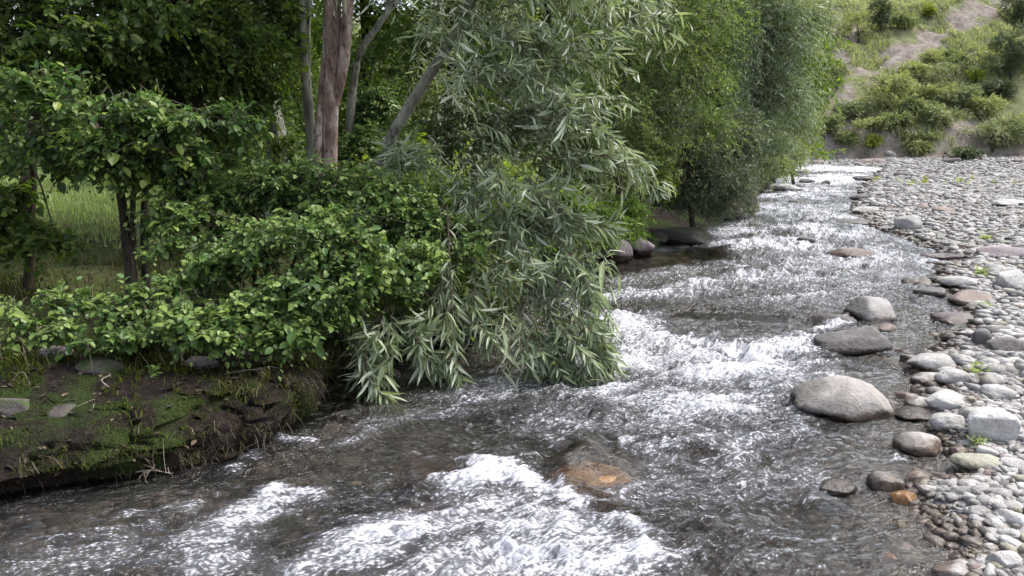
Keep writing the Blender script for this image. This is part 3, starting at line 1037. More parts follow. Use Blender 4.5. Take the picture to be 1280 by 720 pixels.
def cobbles():
    rng = np.random.default_rng(77)
    near = scatter(rng, 205, 2.7, 9.5, .030, .10, 1.9)
    mid = scatter(rng, 90, 8.5, 22, .06, .135, 2.4)
    kinds = [('s_pale', 'pale grey'), ('s_grey', 'mid grey'), ('s_dark', 'dark grey'), ('s_red', 'reddish'), ('s_tan', 'tan'), ('s_olive', 'olive grey')]
    probs = [.38, .42, .07, .04, .06, .03]
    protos = {}
    for (m, _) in kinds:
        for k in range(5):
            v, Fc = stone(900 + 10 * k + len(protos), 3, 1.35, 11, .76)
            v = v * np.array([1, .8, .55])
            mb = MB()
            mb.add(v, Fc)
            o = mb.build('cobble', [MAT[m]])
            protos[(m, k)] = o
    used = set()
    for P in (near, mid):
        for x, y, r in P:
            ki = rng.choice(len(kinds), p=probs)
            m, cname = kinds[ki]
            k = int(rng.integers(5))
            src = protos[(m, k)]
            o = src if (m, k) not in used else src.copy()
            if (m, k) in used:
                COL.objects.link(o)
            used.add((m, k))
            g = ground(x, y)
            q = r * rng.uniform(.85, 1.15)
            o.scale = (q * rng.uniform(.9, 1.35), q, q * rng.uniform(.85, 1.2))
            o.location = (x, y, g + .55 * q * .25)
            o.rotation_euler = (rng.normal(0, .15), rng.normal(0, .15), rng.uniform(0, 6.28))
            _, dr = dists(np.array([x]), np.array([y]))
            where = ('in the wet edge of the near gravel' if dr[0] < .12 and y < 9 else 'on the dry near part of the gravel bar' if y < 5.2 else
                     'on the middle part of the gravel bar' if y < 10 else 'at the upstream water edge' if dr[0] < .4 else 'on the upstream part of the gravel bar')
            tag(o, f'{cname} rounded cobble lying among others {where}', 'cobble', 'cobbles on the gravel bar')
    for key, o in protos.items():
        if key not in used:
            bpy.data.objects.remove(o)
    for x, y, r in near:
        TAKEN.append((x, y, r * .75))


cobbles()


def pebbles():
    rng = np.random.default_rng(78)
    mats = [MAT[k] for k in ('s_pale', 's_grey', 's_dark', 's_red', 's_tan', 's_olive')]
    probs = [.36, .40, .08, .05, .07, .04]
    forms = {s: [stone(700 + k, s, 1.3, 10, .76) for k in range(8)] for s in (1, 2)}
    mb = MB()
    for n, y0, y1, s0, s1, sub in ((6500, 2.6, 6.5, .012, .042, 2), (3200, 5.0, 12, .03, .08, 1), (8500, 9, 24, .025, .075, 1), (11000, 17, 39.5, .035, .10, 1)):
        y = y0 * (y1 / y0) ** (rng.uniform(0, 1, n * 2) ** .85)
        x = rng.uniform(-.1, .72, n * 2) * y + rng.uniform(-.1, .4, n * 2)
        r = s0 * (s1 / s0) ** (rng.uniform(0, 1, n * 2) ** 1.5)
        dl, dr = dists(x, y)
        ok = (dr > -.35 * rng.uniform(0, 1, n * 2) ** 2) & (y < foot(x) + .3) & (dl < 0)
        x, y, r = x[ok][:n], y[ok][:n], r[ok][:n]
        g = height(x, y)
        for f in range(8):
            for m in range(6):
                sel = (rng.integers(0, 8, len(x)) == f) & (rng.choice(6, len(x), p=probs) == m) if False else None
        fi = rng.integers(0, 8, len(x))
        mi = rng.choice(6, len(x), p=probs)
        for f in range(8):
            V, Fc = forms[sub][f]
            for m in range(6):
                k = np.nonzero((fi == f) & (mi == m))[0]
                if not len(k):
                    continue
                a = rng.uniform(0, 6.28, len(k))
                sc = np.stack([r[k] * rng.uniform(.9, 1.5, len(k)), r[k] * .85, r[k] * rng.uniform(.45, .7, len(k))], 1)
                v = V[None] * sc[:, None]
                tx = rng.normal(0, .2, len(k))[:, None]
                v = np.stack([v[..., 0], v[..., 1] - v[..., 2] * tx, v[..., 2] + v[..., 1] * tx], -1)
                ca, sa = np.cos(a)[:, None], np.sin(a)[:, None]
                w = np.stack([v[..., 0] * ca - v[..., 1] * sa, v[..., 0] * sa + v[..., 1] * ca, v[..., 2]], -1)
                w = w + np.stack([x[k], y[k], g[k] + r[k] * .10], 1)[:, None]
                nv = len(V)
                Q = (np.arange(len(k))[:, None, None] * nv + Fc[None]).reshape(-1, 3)
                mb.add(w.reshape(-1, 3), Q, np.repeat(rng.uniform(-.3, 1.1, len(k)), nv), m)
    o = mb.build('pebbles', mats)
    tag(o, 'grey and brown pebbles covering the gravel bar', 'pebbles', None, 'stuff')


pebbles()

# ------------------------------------------------------------------ plants
def crown(mb, blobs, M, rng, L, droop, K, kind, size, wr, seed, clump=2.2, thr=-.12, outw=.7, bias=(0, 0, .15), shell=.4, tmid=(.3, .65), lit=0.0, **kw):
    p0, d = fill(blobs, M, rng, L, outw, bias, clump, thr, seed, shell)
    n = len(p0)
    tint = rng.uniform(tmid[0], tmid[1], n) + .25 * pnoise(p0 * 1.3, seed + 9)
    sprays(mb, p0, d, L * rng.uniform(.6, 1.3, n), droop * rng.uniform(.5, 1.4, n), K, kind, size, wr, rng, tint=tint, **kw)


def plant(name, label, cat, base, stems, blobs, leaf, bark, seed, M, L, droop, K, kind, size, wr, group=None, limbs=True, crown_name='crown', extra=None, **kw):
    """a tree or bush: stems = [(points, r0, r1)], crown lobes = blobs"""
    rng = np.random.default_rng(seed)
    root = thing(name, label, cat, base, group)
    for k, st in enumerate(stems):
        mb = MB()
        P = limb(mb, st[0], st[1], st[2], n=26, sides=10, seed=seed + k, flare=.5 if k == 0 else 0)
        if k == 0 and limbs:
            for b in blobs:
                i = int(rng.integers(len(P) // 3, len(P)))
                q = P[i]
                m = (q + b[0]) * .5 + np.array([0, 0, .12 * np.linalg.norm(b[0] - q)])
                r = st[2] * .55
                limb(mb, [q, m, b[0]], r, r * .25, n=9, sides=5, seed=seed + 31 + k)
        mb.build('trunk' if cat == 'tree' else 'stem', [MAT[bark]], root, origin=np.array(base))
    mb = MB()
    crown(mb, blobs, M, rng, L, droop, K, kind, size, wr, seed, **kw)
    if extra:
        extra(mb, rng)
    mb.build(crown_name, [MAT[leaf], MAT['twig']], root, origin=np.array(base), smooth=False)
    return root


def gp(px, Y):
    """a point on the ground under pixel column px, Y metres ahead"""
    x = (px - 640) / F * (Y / math.cos(PITCH))
    return np.array([x, Y, ground(x, Y)])


def up(base, *pix):
    return [np.array(base)] + [at(*p) for p in pix]


# --- trunks of the grove
b = gp(412, 8.5)
plant('tree', 'tree with a thick reddish brown forked trunk in the middle of the grove', 'tree', b,
      [(up(b, (411, 210, 8.5), (413, 110, 8.5), (416, 0, 8.5), (414, -160, 8.5), (420, -400, 8.6)), .096, .078),
       (up(at(418, 130, 8.5), (429, 80, 8.47), (434, 20, 8.45), (440, -40, 8.4), (470, -300, 8.2)), .06, .05),
       (up(gp(394, 8.4), (397, 200, 8.42), (399, 150, 8.44), (405, 90, 8.5), (408, 60, 8.55)), .045, .035)],
      [blob(380, -230, 8.6, 190, 110), blob(480, -260, 8.2, 170, 110), blob(300, -150, 8.8, 120, 70), blob(520, -120, 9.5, 100, 60), blob(430, -420, 8.6, 120, 60)],
      'dark', 'redbark', 1, 2600, .38, .25, 12, 'broad', .075, .62)
b = gp(350, 10.2)
plant('tree', 'tree with a pale mottled trunk behind the left bushes', 'tree', b,
      [(up(b, (348, 200, 10.2), (338, 130, 10.2), (326, 60, 10.2), (327, -40, 10.2), (330, -260, 10.3)), .14, .09)],
      [blob(280, -120, 10.2, 130, 80), blob(380, -180, 10.4, 130, 90), blob(330, -300, 10.3, 90, 60), blob(322, 70, 9.9, 36, 40), blob(350, 185, 9.8, 40, 18)],
      'dark', 'palebark', 2, 1900, .4, .25, 12, 'broad', .075, .62)
b = gp(390, 9.6)
plant('tree', 'slim grey tree stem just left of the thick reddish trunk', 'tree', b,
      [(up(b, (390, 200, 9.6), (384, 120, 9.6), (378, 30, 9.6), (374, -120, 9.6), (366, -260, 9.6)), .065, .045)],
      [blob(350, -260, 9.6, 90, 70), blob(395, -340, 9.6, 90, 70)], 'dark', 'greybark', 3, 700, .38, .25, 12, 'broad', .07, .62)

b = gp(436, 9.4)
plant('tree', 'thin slanting grey stem leaning right behind the reddish trunk', 'tree', b,
      [(up(b, (436, 180, 9.4), (446, 80, 9.2), (474, 30, 9.1), (510, -20, 9.0), (560, -90, 8.9)), .05, .03)],
      [blob(560, -130, 8.9, 80, 60), blob(610, -180, 8.9, 90, 60)], 'lime', 'greybark', 18, 600, .36, .3, 12, 'broad', .07, .5)

# --- dark canopy at the upper left
b = gp(30, 8.2)
plant('tree', 'dark leafy tree filling the upper left corner', 'tree', b,
      [(up(b, (34, 230, 8.2), (44, 120, 8.2), (40, 40, 8.2), (20, -120, 8.2)), .06, .05),
       (up(at(44, 120, 8.2), (52, 60, 8.0), (30, 10, 7.8), (-10, -60, 7.6)), .04, .02)],
      [blob(60, 30, 7.9, 140, 60), blob(-60, 60, 7.6, 110, 80), blob(170, 15, 8.1, 110, 60), blob(60, -110, 8.2, 160, 50), blob(-150, -60, 8, 160, 120), blob(130, 85, 8.5, 90, 40),
       blob(90, -35, 8.6, 170, 36), blob(250, -40, 9.2, 120, 36)],
      'dark', 'darkbark', 4, 5200, .38, .28, 12, 'broad', .072, .62, tmid=(.25, .6))
b = gp(250, 9.0)
plant('tree', 'dark leafy tree behind the layered left tree, left of the pale mottled trunk', 'tree', b,
      [(up(b, (250, 200, 9), (244, 120, 9), (236, 40, 9), (230, -100, 9), (225, -260, 9)), .08, .05)],
      [blob(220, 85, 8.8, 90, 50), blob(285, 55, 8.9, 80, 60), blob(215, 20, 8.9, 90, 50), blob(310, 120, 9.2, 50, 40), blob(240, -110, 9, 130, 40), blob(350, 20, 9.6, 35, 60),
       blob(245, 145, 9.3, 90, 40), blob(130, 150, 9.4, 80, 40), blob(310, 195, 9.0, 40, 16)],
      'dark', 'darkbark', 5, 4300, .36, .28, 12, 'broad', .07, .62, tmid=(.3, .68))

# --- layered tree at the left
b = gp(165, 6.4)
plant('tree', 'small tree with flat layered sprays of leaves on thin dark stems, far left', 'tree', b,
      [(up(b, (158, 300, 6.4), (150, 240, 6.4), (135, 190, 6.35), (110, 140, 6.3)), .042, .022),
       (up(gp(182, 6.5), (180, 290, 6.5), (182, 235, 6.5), (190, 170, 6.4), (215, 140, 6.3)), .034, .02),
       (up(gp(168, 6.45), (166, 260, 6.4), (172, 210, 6.4), (160, 160, 6.2)), .026, .015)],
      [blob(50, 105, 5.9, 75, 24), blob(125, 125, 5.8, 80, 22), blob(40, 165, 5.9, 75, 26), blob(215, 150, 6.0, 85, 24), blob(150, 180, 5.9, 80, 24), blob(250, 190, 6.1, 70, 28),
       blob(60, 205, 6.2, 70, 16), blob(185, 215, 6.2, 60, 18), blob(-60, 140, 6, 90, 60), blob(280, 150, 6.1, 45, 20), blob(235, 235, 6.1, 50, 20), blob(120, 205, 5.8, 60, 16)],
      'layer', 'darkbark', 6, 2300, .26, .22, 9, 'broad', .062, .68, clump=2.6, thr=-.05, bias=(0, -.25, .12), flat=.75, tmid=(.35, .8))
b = gp(35, 6.6)
plant('bush', 'dark low bush with drooping leaves in front of the bright meadow at the left edge', 'bush', b,
      [(up(b, (40, 260, 6.6), (42, 220, 6.6), (38, 180, 6.5)), .035, .02)],
      [blob(20, 285, 6.2, 55, 22), blob(70, 300, 6.2, 45, 14), blob(20, 240, 6.3, 30, 20), blob(-40, 280, 6.2, 60, 50)],
      'dark', 'darkbark', 7, 420, .26, .35, 9, 'broad', .07, .65)

# --- front bushes over the bank
b = gp(215, 4.95)
plant('bush', 'low bush with yellow green leaves spreading flat over the mossy bank', 'bush', b,
      [(up(b, (222, 470, 4.95), (216, 430, 4.95), (230, 400, 4.95)), .016, .010)],
      [blob(60, 378, 5.0, 70, 12), blob(140, 392, 4.9, 70, 16), blob(195, 378, 4.85, 65, 22), blob(255, 405, 4.7, 55, 20), blob(-30, 385, 5, 60, 16), blob(60, 408, 4.8, 60, 12), blob(150, 418, 4.7, 50, 12), blob(10, 425, 4.9, 40, 14)],
      'haw', 'darkbark', 8, 950, .20, .18, 9, 'broad', .050, .68, clump=3.2, thr=-.02, bias=(0, -.2, .1), flat=.75, tmid=(.4, .9))
b = gp(330, 5.7)
plant('bush', 'bright broad leaved bush hanging over the dark hollow in the bank', 'bush', b,
      [(up(b, (325, 400, 5.6), (318, 340, 5.5), (330, 290, 5.5)), .022, .012), (up(gp(345, 5.8), (350, 380, 5.6), (370, 320, 5.5)), .016, .01)],
      [blob(300, 330, 5.3, 70, 34), blob(345, 370, 5.0, 70, 30), blob(400, 355, 5.0, 60, 34), blob(300, 390, 4.85, 50, 26), blob(370, 290, 5.4, 80, 40), blob(250, 330, 5.5, 60, 30),
       blob(430, 310, 5.2, 60, 40), blob(375, 400, 4.9, 40, 26), blob(470, 350, 5.2, 55, 32), blob(520, 325, 5.5, 55, 34), blob(560, 295, 5.8, 50, 30), blob(440, 390, 5.1, 34, 22), blob(230, 280, 5.9, 60, 40), blob(225, 318, 5.6, 46, 26), blob(215, 355, 5.3, 44, 22), blob(290, 412, 4.75, 50, 16), blob(350, 420, 4.8, 40, 16), blob(265, 365, 5.1, 50, 24)],
      'haw', 'darkbark', 9, 3500, .22, .22, 10, 'broad', .050, .70, clump=3.0, thr=-.02, bias=(0, -.25, .08), flat=.7, tmid=(.4, .85))
b = gp(440, 6.6)
plant('bush', 'green broad leaved bush at the foot of the reddish trunk', 'bush', b,
      [(up(b, (440, 330, 6.5), (430, 270, 6.4), (445, 240, 6.3)), .025, .012)],
      [blob(330, 235, 6.4, 70, 30), blob(400, 230, 6.3, 80, 34), blob(470, 245, 6.2, 60, 34), blob(370, 270, 6.1, 80, 36), blob(460, 290, 5.9, 70, 40), blob(520, 270, 6.0, 50, 40), blob(300, 260, 6.4, 70, 40),
       blob(510, 320, 5.7, 50, 30)],
      'haw', 'darkbark', 10, 2400, .22, .22, 10, 'broad', .050, .68, clump=2.8, thr=-.06, bias=(0, -.2, .1), flat=.68, tmid=(.35, .8))
b = gp(520, 7.2)
plant('bush', 'dark green bush in the shade under the willow', 'bush', b,
      [(up(b, (520, 330, 7.1), (515, 290, 7.0)), .02, .01)],
      [blob(480, 330, 6.6, 70, 40), blob(560, 340, 6.6, 70, 40), blob(430, 400, 5.9, 50, 30), blob(540, 380, 6.4, 60, 30), blob(610, 330, 7.0, 70, 50), blob(600, 250, 7.6, 90, 60), blob(520, 220, 7.8, 90, 50),
       blob(660, 260, 8.0, 70, 60)],
      'dark', 'darkbark', 11, 1500, .26, .25, 10, 'broad', .07, .5, clump=2.4, tmid=(.35, .75))

# --- hanging willow
def willow_shoots(mb, rng):
    lines = [  # hand placed hanging shoots: top pixel, bottom pixel, depths
        ((472, 395), (462, 470), (502, 522), 5.3, 4.95), ((560, 270), (562, 400), (575, 498), 5.8, 5.2), ((520, 400), (530, 445), (560, 475), 5.5, 5.3),
        ((640, 330), (690, 400), (700, 470), 5.8, 5.5), ((690, 300), (730, 360), (735, 440), 5.8, 5.6), ((600, 340), (590, 400), (610, 440), 5.8, 5.5),
        ((690, 190), (760, 205), (826, 246), 6.2, 6.0), ((660, 150), (740, 165), (800, 220), 6.2, 6.0), ((690, 380), (740, 410), (770, 460), 5.6, 5.4), ((680, 400), (730, 440), (760, 475), 5.5, 5.35), ((650, 380), (655, 440), (665, 480), 5.6, 5.4), ((720, 340), (745, 400), (755, 470), 5.8, 5.5),
        ((560, 330), (545, 390), (520, 440), 5.7, 5.3), ((690, 390), (700, 440), (700, 490), 5.7, 5.4), ((620, 280), (660, 330), (680, 390), 6.0, 5.7),
        ((660, 250), (720, 280), (770, 300), 6.1, 5.9), ((480, 400), (455, 440), (470, 480), 5.4, 5.1), ((500, 380), (525, 420), (545, 470), 5.6, 5.25),
        ((470, 390), (480, 440), (455, 470), 5.35, 5.0)]
    for a, m, e, y0, y1 in lines:
        for rep in range(5):
            j = rng.normal(0, 9 if rep else 2, (3, 2))
            P = resample([at(a[0] + j[0, 0], a[1] + j[0, 1], y0), at(m[0] + j[1, 0], m[1] + j[1, 1], (y0 + y1) / 2 - .1 * rep * .5),
                          at(e[0] + j[2, 0], e[1] + (j[2, 1] if not rep else -abs(j[2, 1]) * 3), y1)], 9)
            tubes(mb, P[None], np.linspace(.005, .0018, 9)[None], 4, .5, 1)
            K = 30
            t = np.sort(rng.uniform(.12, 1, K)) * 8
            i = np.minimum(t.astype(int), 7)
            pos = P[i] + (P[i + 1] - P[i]) * (t - i)[:, None]
            tan = norm(P[i + 1] - P[i])
            side = norm(np.cross(tan, rng.normal(size=(K, 3))))
            axis = tan * .55 + side * .75 - ZUP * .35
            leaves(mb, pos, axis, rng.normal(size=(K, 3)) + ZUP * .6, .125 * np.exp(rng.normal(0, .22, K)), .145, 'long', np.clip(rng.normal(.6, .2, K), 0, 1), 0)


b = gp(470, 7.3)
plant('willow_tree', 'silvery willow with long narrow leaves, its twigs hanging into the stream', 'tree', b,
      [(up(b, (474, 240, 7.25), (486, 180, 7.15), (515, 128, 7.0), (552, 70, 6.9), (590, 0, 6.8), (640, -110, 6.6)), .058, .036),
       (up(at(552, 70, 6.9), (590, 92, 6.6), (640, 130, 6.4)), .014, .006)],
      [blob(620, 20, 6.8, 110, 40), blob(700, 55, 6.6, 80, 40), blob(560, -60, 6.8, 160, 50), blob(720, -40, 6.8, 150, 50), blob(640, 90, 6.5, 70, 26), blob(715, 120, 6.3, 55, 22), blob(680, 165, 6.2, 70, 22),
       blob(740, 195, 6.1, 45, 20), blob(640, 225, 6.1, 80, 24), blob(600, 275, 5.95, 60, 22), blob(690, 270, 5.95, 60, 26), blob(715, 330, 5.75, 45, 26), blob(650, 335, 5.7, 45, 20),
       blob(690, 385, 5.6, 55, 24), blob(615, 395, 5.5, 26, 16), blob(790, 10, 7.4, 60, 40), blob(520, 190, 6.8, 50, 22), blob(690, 425, 5.55, 55, 22), blob(550, 70, 7.4, 50, 40), blob(730, 445, 5.5, 30, 16)],
      'willow', 'greybark', 12, 1650, .44, .38, 13, 'long', .138, .135, clump=2.4, thr=.05, outw=.5, bias=(.5, -.3, .08), flat=.42, ang=.85, hang=.32, tmid=(.25, .8), tspread=.22, extra=willow_shoots, limbs=False)

# --- bank trees upstream
b = gp(775, 11)
plant('tree', 'yellow green tree with arching feathery sprays right of the willow', 'tree', b,
      [(up(b, (775, 240, 11), (770, 150, 11), (790, 60, 11), (800, -60, 11)), .06, .03)],
      [blob(800, 40, 10.6, 100, 44), blob(860, 100, 10.5, 60, 34), blob(770, 130, 10.2, 70, 40), blob(770, 195, 10.0, 55, 30), blob(885, 155, 11, 50, 22), blob(850, 20, 11, 80, 40), blob(780, -60, 11, 150, 70), blob(730, 80, 10.5, 60, 60),
       blob(900, 70, 11, 40, 40), blob(820, 165, 10.2, 50, 20)],
      'yellow', 'darkbark', 13, 3600, .45, .45, 16, 'small', .055, .34, clump=1.4, thr=-.1, bias=(.35, -.3, .1), flat=.6, tmid=(.35, .85))
b = gp(865, 12.6)
plant('bush', 'dull grey green bush with deep shade under it beside the pool', 'bush', b,
      [(up(b, (862, 240, 12.6), (858, 180, 12.5), (850, 130, 12.4)), .05, .02)],
      [blob(835, 150, 12.0, 45, 50), blob(870, 190, 12.2, 60, 45), blob(895, 225, 12.4, 55, 36), blob(850, 235, 12.3, 40, 30), blob(920, 180, 13, 40, 50), blob(905, 255, 12.8, 45, 18)],
      'grey', 'darkbark', 14, 2600, .36, .35, 12, 'small', .06, .4, clump=1.8, thr=-.1, tmid=(.3, .75))
b = gp(935, 16.5)
plant('willow_tree', 'tall grey green willow on the far left bank, its outer edge against the hillside', 'tree', b,
      [(up(b, (935, 190, 16.5), (945, 110, 16.4), (955, 20, 16.3), (950, -120, 16.3)), .13, .06)],
      [blob(940, 40, 16, 80, 50), blob(985, 50, 16.4, 55, 55), blob(960, 110, 16, 60, 45), blob(985, 140, 17, 40, 45), blob(930, 160, 15.5, 50, 35), blob(960, 190, 16, 45, 30), blob(1005, 15, 17, 40, 40), blob(950, -70, 16.4, 110, 80),
       blob(930, 220, 15.6, 35, 22), blob(990, 95, 16.6, 50, 30)],
      'fwillow', 'greybark', 15, 4600, .55, .6, 14, 'small', .11, .2, clump=1.1, thr=-.08, bias=(.3, -.2, .1), flat=.4, hang=.4, tmid=(.3, .8))
b = gp(985, 24)
plant('bush', 'pale green bush at the far bend of the stream, under the grey willow', 'bush', b,
      [(up(b, (985, 190, 24), (988, 160, 24)), .05, .02)],
      [blob(975, 190, 23, 32, 24), blob(995, 175, 25, 32, 26), blob(960, 205, 21.5, 28, 18), blob(1000, 150, 26, 30, 24)],
      'hillgreen', 'darkbark', 16, 1500, .5, .4, 12, 'small', .11, .35, clump=1.0, tmid=(.3, .75))
b = gp(745, 9.9)
plant('bush', 'bright green feathery bush above the two violet grey boulders', 'bush', b,
      [(up(b, (745, 300, 9.9), (742, 270, 9.8)), .03, .015)],
      [blob(735, 275, 9.4, 50, 26), blob(775, 262, 9.9, 35, 18), blob(700, 255, 9.0, 50, 30), blob(760, 290, 10.0, 30, 12), blob(720, 300, 9.2, 40, 18), blob(785, 278, 10.3, 22, 12)],
      'elder', 'darkbark', 17, 1500, .30, .35, 14, 'small', .06, .36, clump=2.0, thr=-.1, bias=(.2, -.3, .2), flat=.65, tmid=(.35, .8))

# --- background grove
bg = [(450, 14, 70, 'lime', 'lime green tree glowing behind the gap right of the reddish trunk'), (355, 15, 60, 'lime', 'lime green tree seen between the pale and the reddish trunks'),
      (560, 13, 110, 'dark', 'dark tree behind the willow crown'), (680, 14, 120, 'dark', 'dark tree behind the right half of the willow'),
      (820, 15, 110, 'yellow', 'green tree rising behind the arching yellow green tree'), (130, 19, 130, 'lime', 'light green tree at the far side of the bright meadow'),
      (-10, 17, 110, 'dark', 'dark tree at the far side of the meadow, left frame edge'), (265, 18, 100, 'yellow', 'green tree beyond the meadow behind the thin dark stems')]
for k, (px, Y, r, leaf, lab) in enumerate(bg):
    b = gp(px, Y)
    py0 = 150
    plant('tree', lab, 'tree', b, [(up(b, (px, 150, Y), (px + 6, 40, Y), (px - 4, -120, Y)), .10, .05)],
          [blob(px, 110, Y, r * .8, 60), blob(px - r * .5, 40, Y, r * .7, 60), blob(px + r * .5, 30, Y, r * .7, 60), blob(px, -60, Y, r, 80), blob(px + r * .2, -190, Y, r * 1.1, 90), blob(px - r * .4, 170, Y, r * .6, 34),
           blob(px + r * .5, 165, Y, r * .6, 36)],
          leaf, 'darkbark', 40 + k, 2000, .5, .35, 12, 'small', .10, .5, group=None, clump=1.2, thr=-.08)

for k, (px, Y, leaf, bl, lab) in enumerate([
        (460, 9.4, 'haw', [(455, 190, 9.2, 45, 36), (490, 215, 9.0, 45, 28), (470, 140, 9.6, 36, 40)], 'leafy bush between the reddish trunk and the leaning willow stem'),
        (625, 9.6, 'grey', [(600, 190, 9.4, 60, 40), (650, 205, 9.2, 55, 34), (640, 140, 9.8, 60, 44), (570, 150, 9.8, 50, 40)], 'dusky bush in the shade inside the willow'),
        (715, 10.6, 'yellow', [(700, 185, 10.4, 50, 36), (745, 170, 10.6, 45, 36), (730, 220, 10.2, 45, 30), (690, 120, 10.8, 50, 40)], 'green bush between the willow and the arching yellow green tree'),
        (320, 11.2, 'yellow', [(290, 200, 11, 60, 24), (370, 190, 11, 50, 30), (330, 150, 11.4, 50, 40), (370, 110, 12, 36, 50)], 'yellow green bush behind the pale mottled trunk'),
        (800, 12.2, 'dark', [(800, 210, 12, 40, 36), (815, 240, 12, 36, 28), (790, 170, 12.4, 40, 36)], 'dark bush in the deep shade left of the dull grey green bush')]):
    b = gp(px, Y)
    plant('bush', lab, 'bush', b, [(up(b, (px, bl[0][1] + 20, Y)), .03, .015)], [blob(*q) for q in bl], leaf, 'darkbark', 600 + k, 900, .32, .3, 11, 'broad', .065, .5, clump=1.8, thr=-.1, tmid=(.35, .8))
for k, px in enumerate(range(-120, 1000, 100)):
    Y = 27 + 5 * (k * 37 % 10) / 10
    b = gp(px, Y)
    plant('tree', 'far green tree glimpsed through gaps in the grove', 'tree', b, [(up(b, (px, 130, Y), (px, 60, Y)), .12, .06)],
          [blob(px, 150, Y, 62, 30), blob(px - 30, 110, Y, 50, 40), blob(px + 30, 100, Y, 50, 45), blob(px, 60, Y, 60, 40), blob(px, 185, Y, 70, 14)], ['hillgreen', 'yellow', 'lime'][k % 3], 'darkbark', 640 + k,
          1300, .8, .3, 12, 'small', .17, .5, group='far trees behind the grove', clump=.8, thr=-.2)

# ------------------------------------------------------------------ hill plants
hill = [  # px, py (base), radius px wide, high, leaf, label
    (1108, 140, 42, 36, 'hillpale', 'large rounded pale yellow green shrub in the middle of the slope'),
    (1142, 150, 24, 22, 'hillgreen', 'darker green shrub at the right side of the large pale rounded shrub'),
    (1072, 55, 26, 28, 'hillpale', 'pale yellowish shrub at the top of the slope beside the willow'),
    (1100, 42, 24, 30, 'hilldark', 'dark brown green shrub at the top next to the pale yellowish one'),
    (1130, 38, 26, 16, 'hillgreen', 'green low shrub above the bare reddish scar'),
    (1160, 22, 14, 14, 'hillyel', 'small yellow green shrub at the upper end of the scar'),
    (1185, 110, 44, 22, 'hillgrey', 'wide grey green shrub right of the large rounded shrub'),
    (1215, 88, 34, 18, 'hillgreen', 'light green shrub below the right end of the scar'),
    (1218, 104, 14, 12, 'hillyel', 'small bright yellow shrub in the slope near the dark tree'),
    (1262, 100, 40, 44, 'hilldark', 'dark green tree at the right frame edge on the slope'),
    (1275, 40, 36, 40, 'hilldark', 'dark tree in the upper right corner'),
    (1250, 128, 32, 20, 'hilldark', 'dark low bush under the dark tree at the right frame edge'),
    (1180, 160, 42, 22, 'hillgrey', 'grey shrub low on the slope above the reddish earth cut'),
    (1240, 190, 46, 30, 'hillgrey', 'grey green bush over the dark earth cut at the right'),
    (1275, 175, 26, 22, 'hillpale', 'yellowish bush at the right frame edge above the earth cut'),
    (1090, 186, 13, 11, 'hillyel', 'small bright yellow green bush at the foot of the slope'),
    (1136, 196, 26, 15, 'hillpale', 'pale grassy bush at the foot of the slope'),
    (1060, 150, 30, 18, 'hillgrey', 'grey shrub on the bare ground left of the large rounded shrub'),
    (1028, 175, 30, 24, 'hillgreen', 'green bush at the left foot of the slope by the bend'),
    (1045, 110, 24, 24, 'hillgrey', 'grey green shrub on the slope right beside the willow edge'),
    (1015, 130, 30, 30, 'hillgreen', 'green shrub on the slope partly behind the willow edge'),
    (1115, 165, 28, 16, 'hillgreen', 'green low shrub below the large rounded shrub'),
    (1160, 190, 18, 12, 'hillgreen', 'small green bush at the foot of the slope in the reddish earth'),
    (1210, 200, 22, 12, 'hilldark', 'dark small bush at the foot of the slope above the gravel'),
    (1030, 60, 26, 26, 'hillgreen', 'green shrub high on the slope behind the willow top'),
    (1145, 100, 26, 16, 'hillpale', 'pale grassy shrub right above the large rounded shrub'),
    (1165, 128, 34, 18, 'hillpale', 'pale green shrub between the large rounded shrub and the yellow spot'),
    (1195, 135, 34, 20, 'hillgrey', 'silvery shrub below the small bright yellow shrub'),
    (1225, 150, 34, 20, 'hillpale', 'pale spreading shrub under the dark low bush'),
    (1175, 78, 30, 14, 'hillpale', 'pale low shrub at the lower edge of the bare scar'),
    (1090, 165, 28, 14, 'hillpale', 'pale low shrub at the lower left of the large rounded shrub'),
    (1060, 182, 26, 12, 'hillgreen', 'low green shrub near the far white water'),
    (1150, 178, 30, 12, 'hillgreen', 'low green shrub over the reddish earth cut'),
    (1185, 74, 20, 9, 'hillgreen', 'low green shrub at the edge of the scar left of the dark trees'),
]
for k, (px, py, rx, ry, leaf, lab) in enumerate(hill):
    p = hit(px, py, 30)
    s = scale_at(p)
    W, H = rx * s, ry * s
    rng = np.random.default_rng(300 + k)
    bl = [(p + np.array([rng.uniform(-.5, .5) * W, rng.uniform(-.3, .5) * W * .6, H * rng.uniform(.5, 1.1)]), np.array([W * rng.uniform(.35, .7), W * .5, H * rng.uniform(.3, .65)])) for _ in range(8)]
    isT = 'tree' in lab
    area = rx * ry
    plant('tree' if isT else 'shrub', lab, 'tree' if isT else 'shrub', p, [([p, p + np.array([.05, 0, H * .3]), p + np.array([0, .1, H * .6])], .06, .03)], bl,
          leaf, 'darkbark', 320 + k, int(120 + area * .85), .45, .25, 12, 'small', .10, .42, clump=1.0, thr=-.15, tmid=(.25, .75))

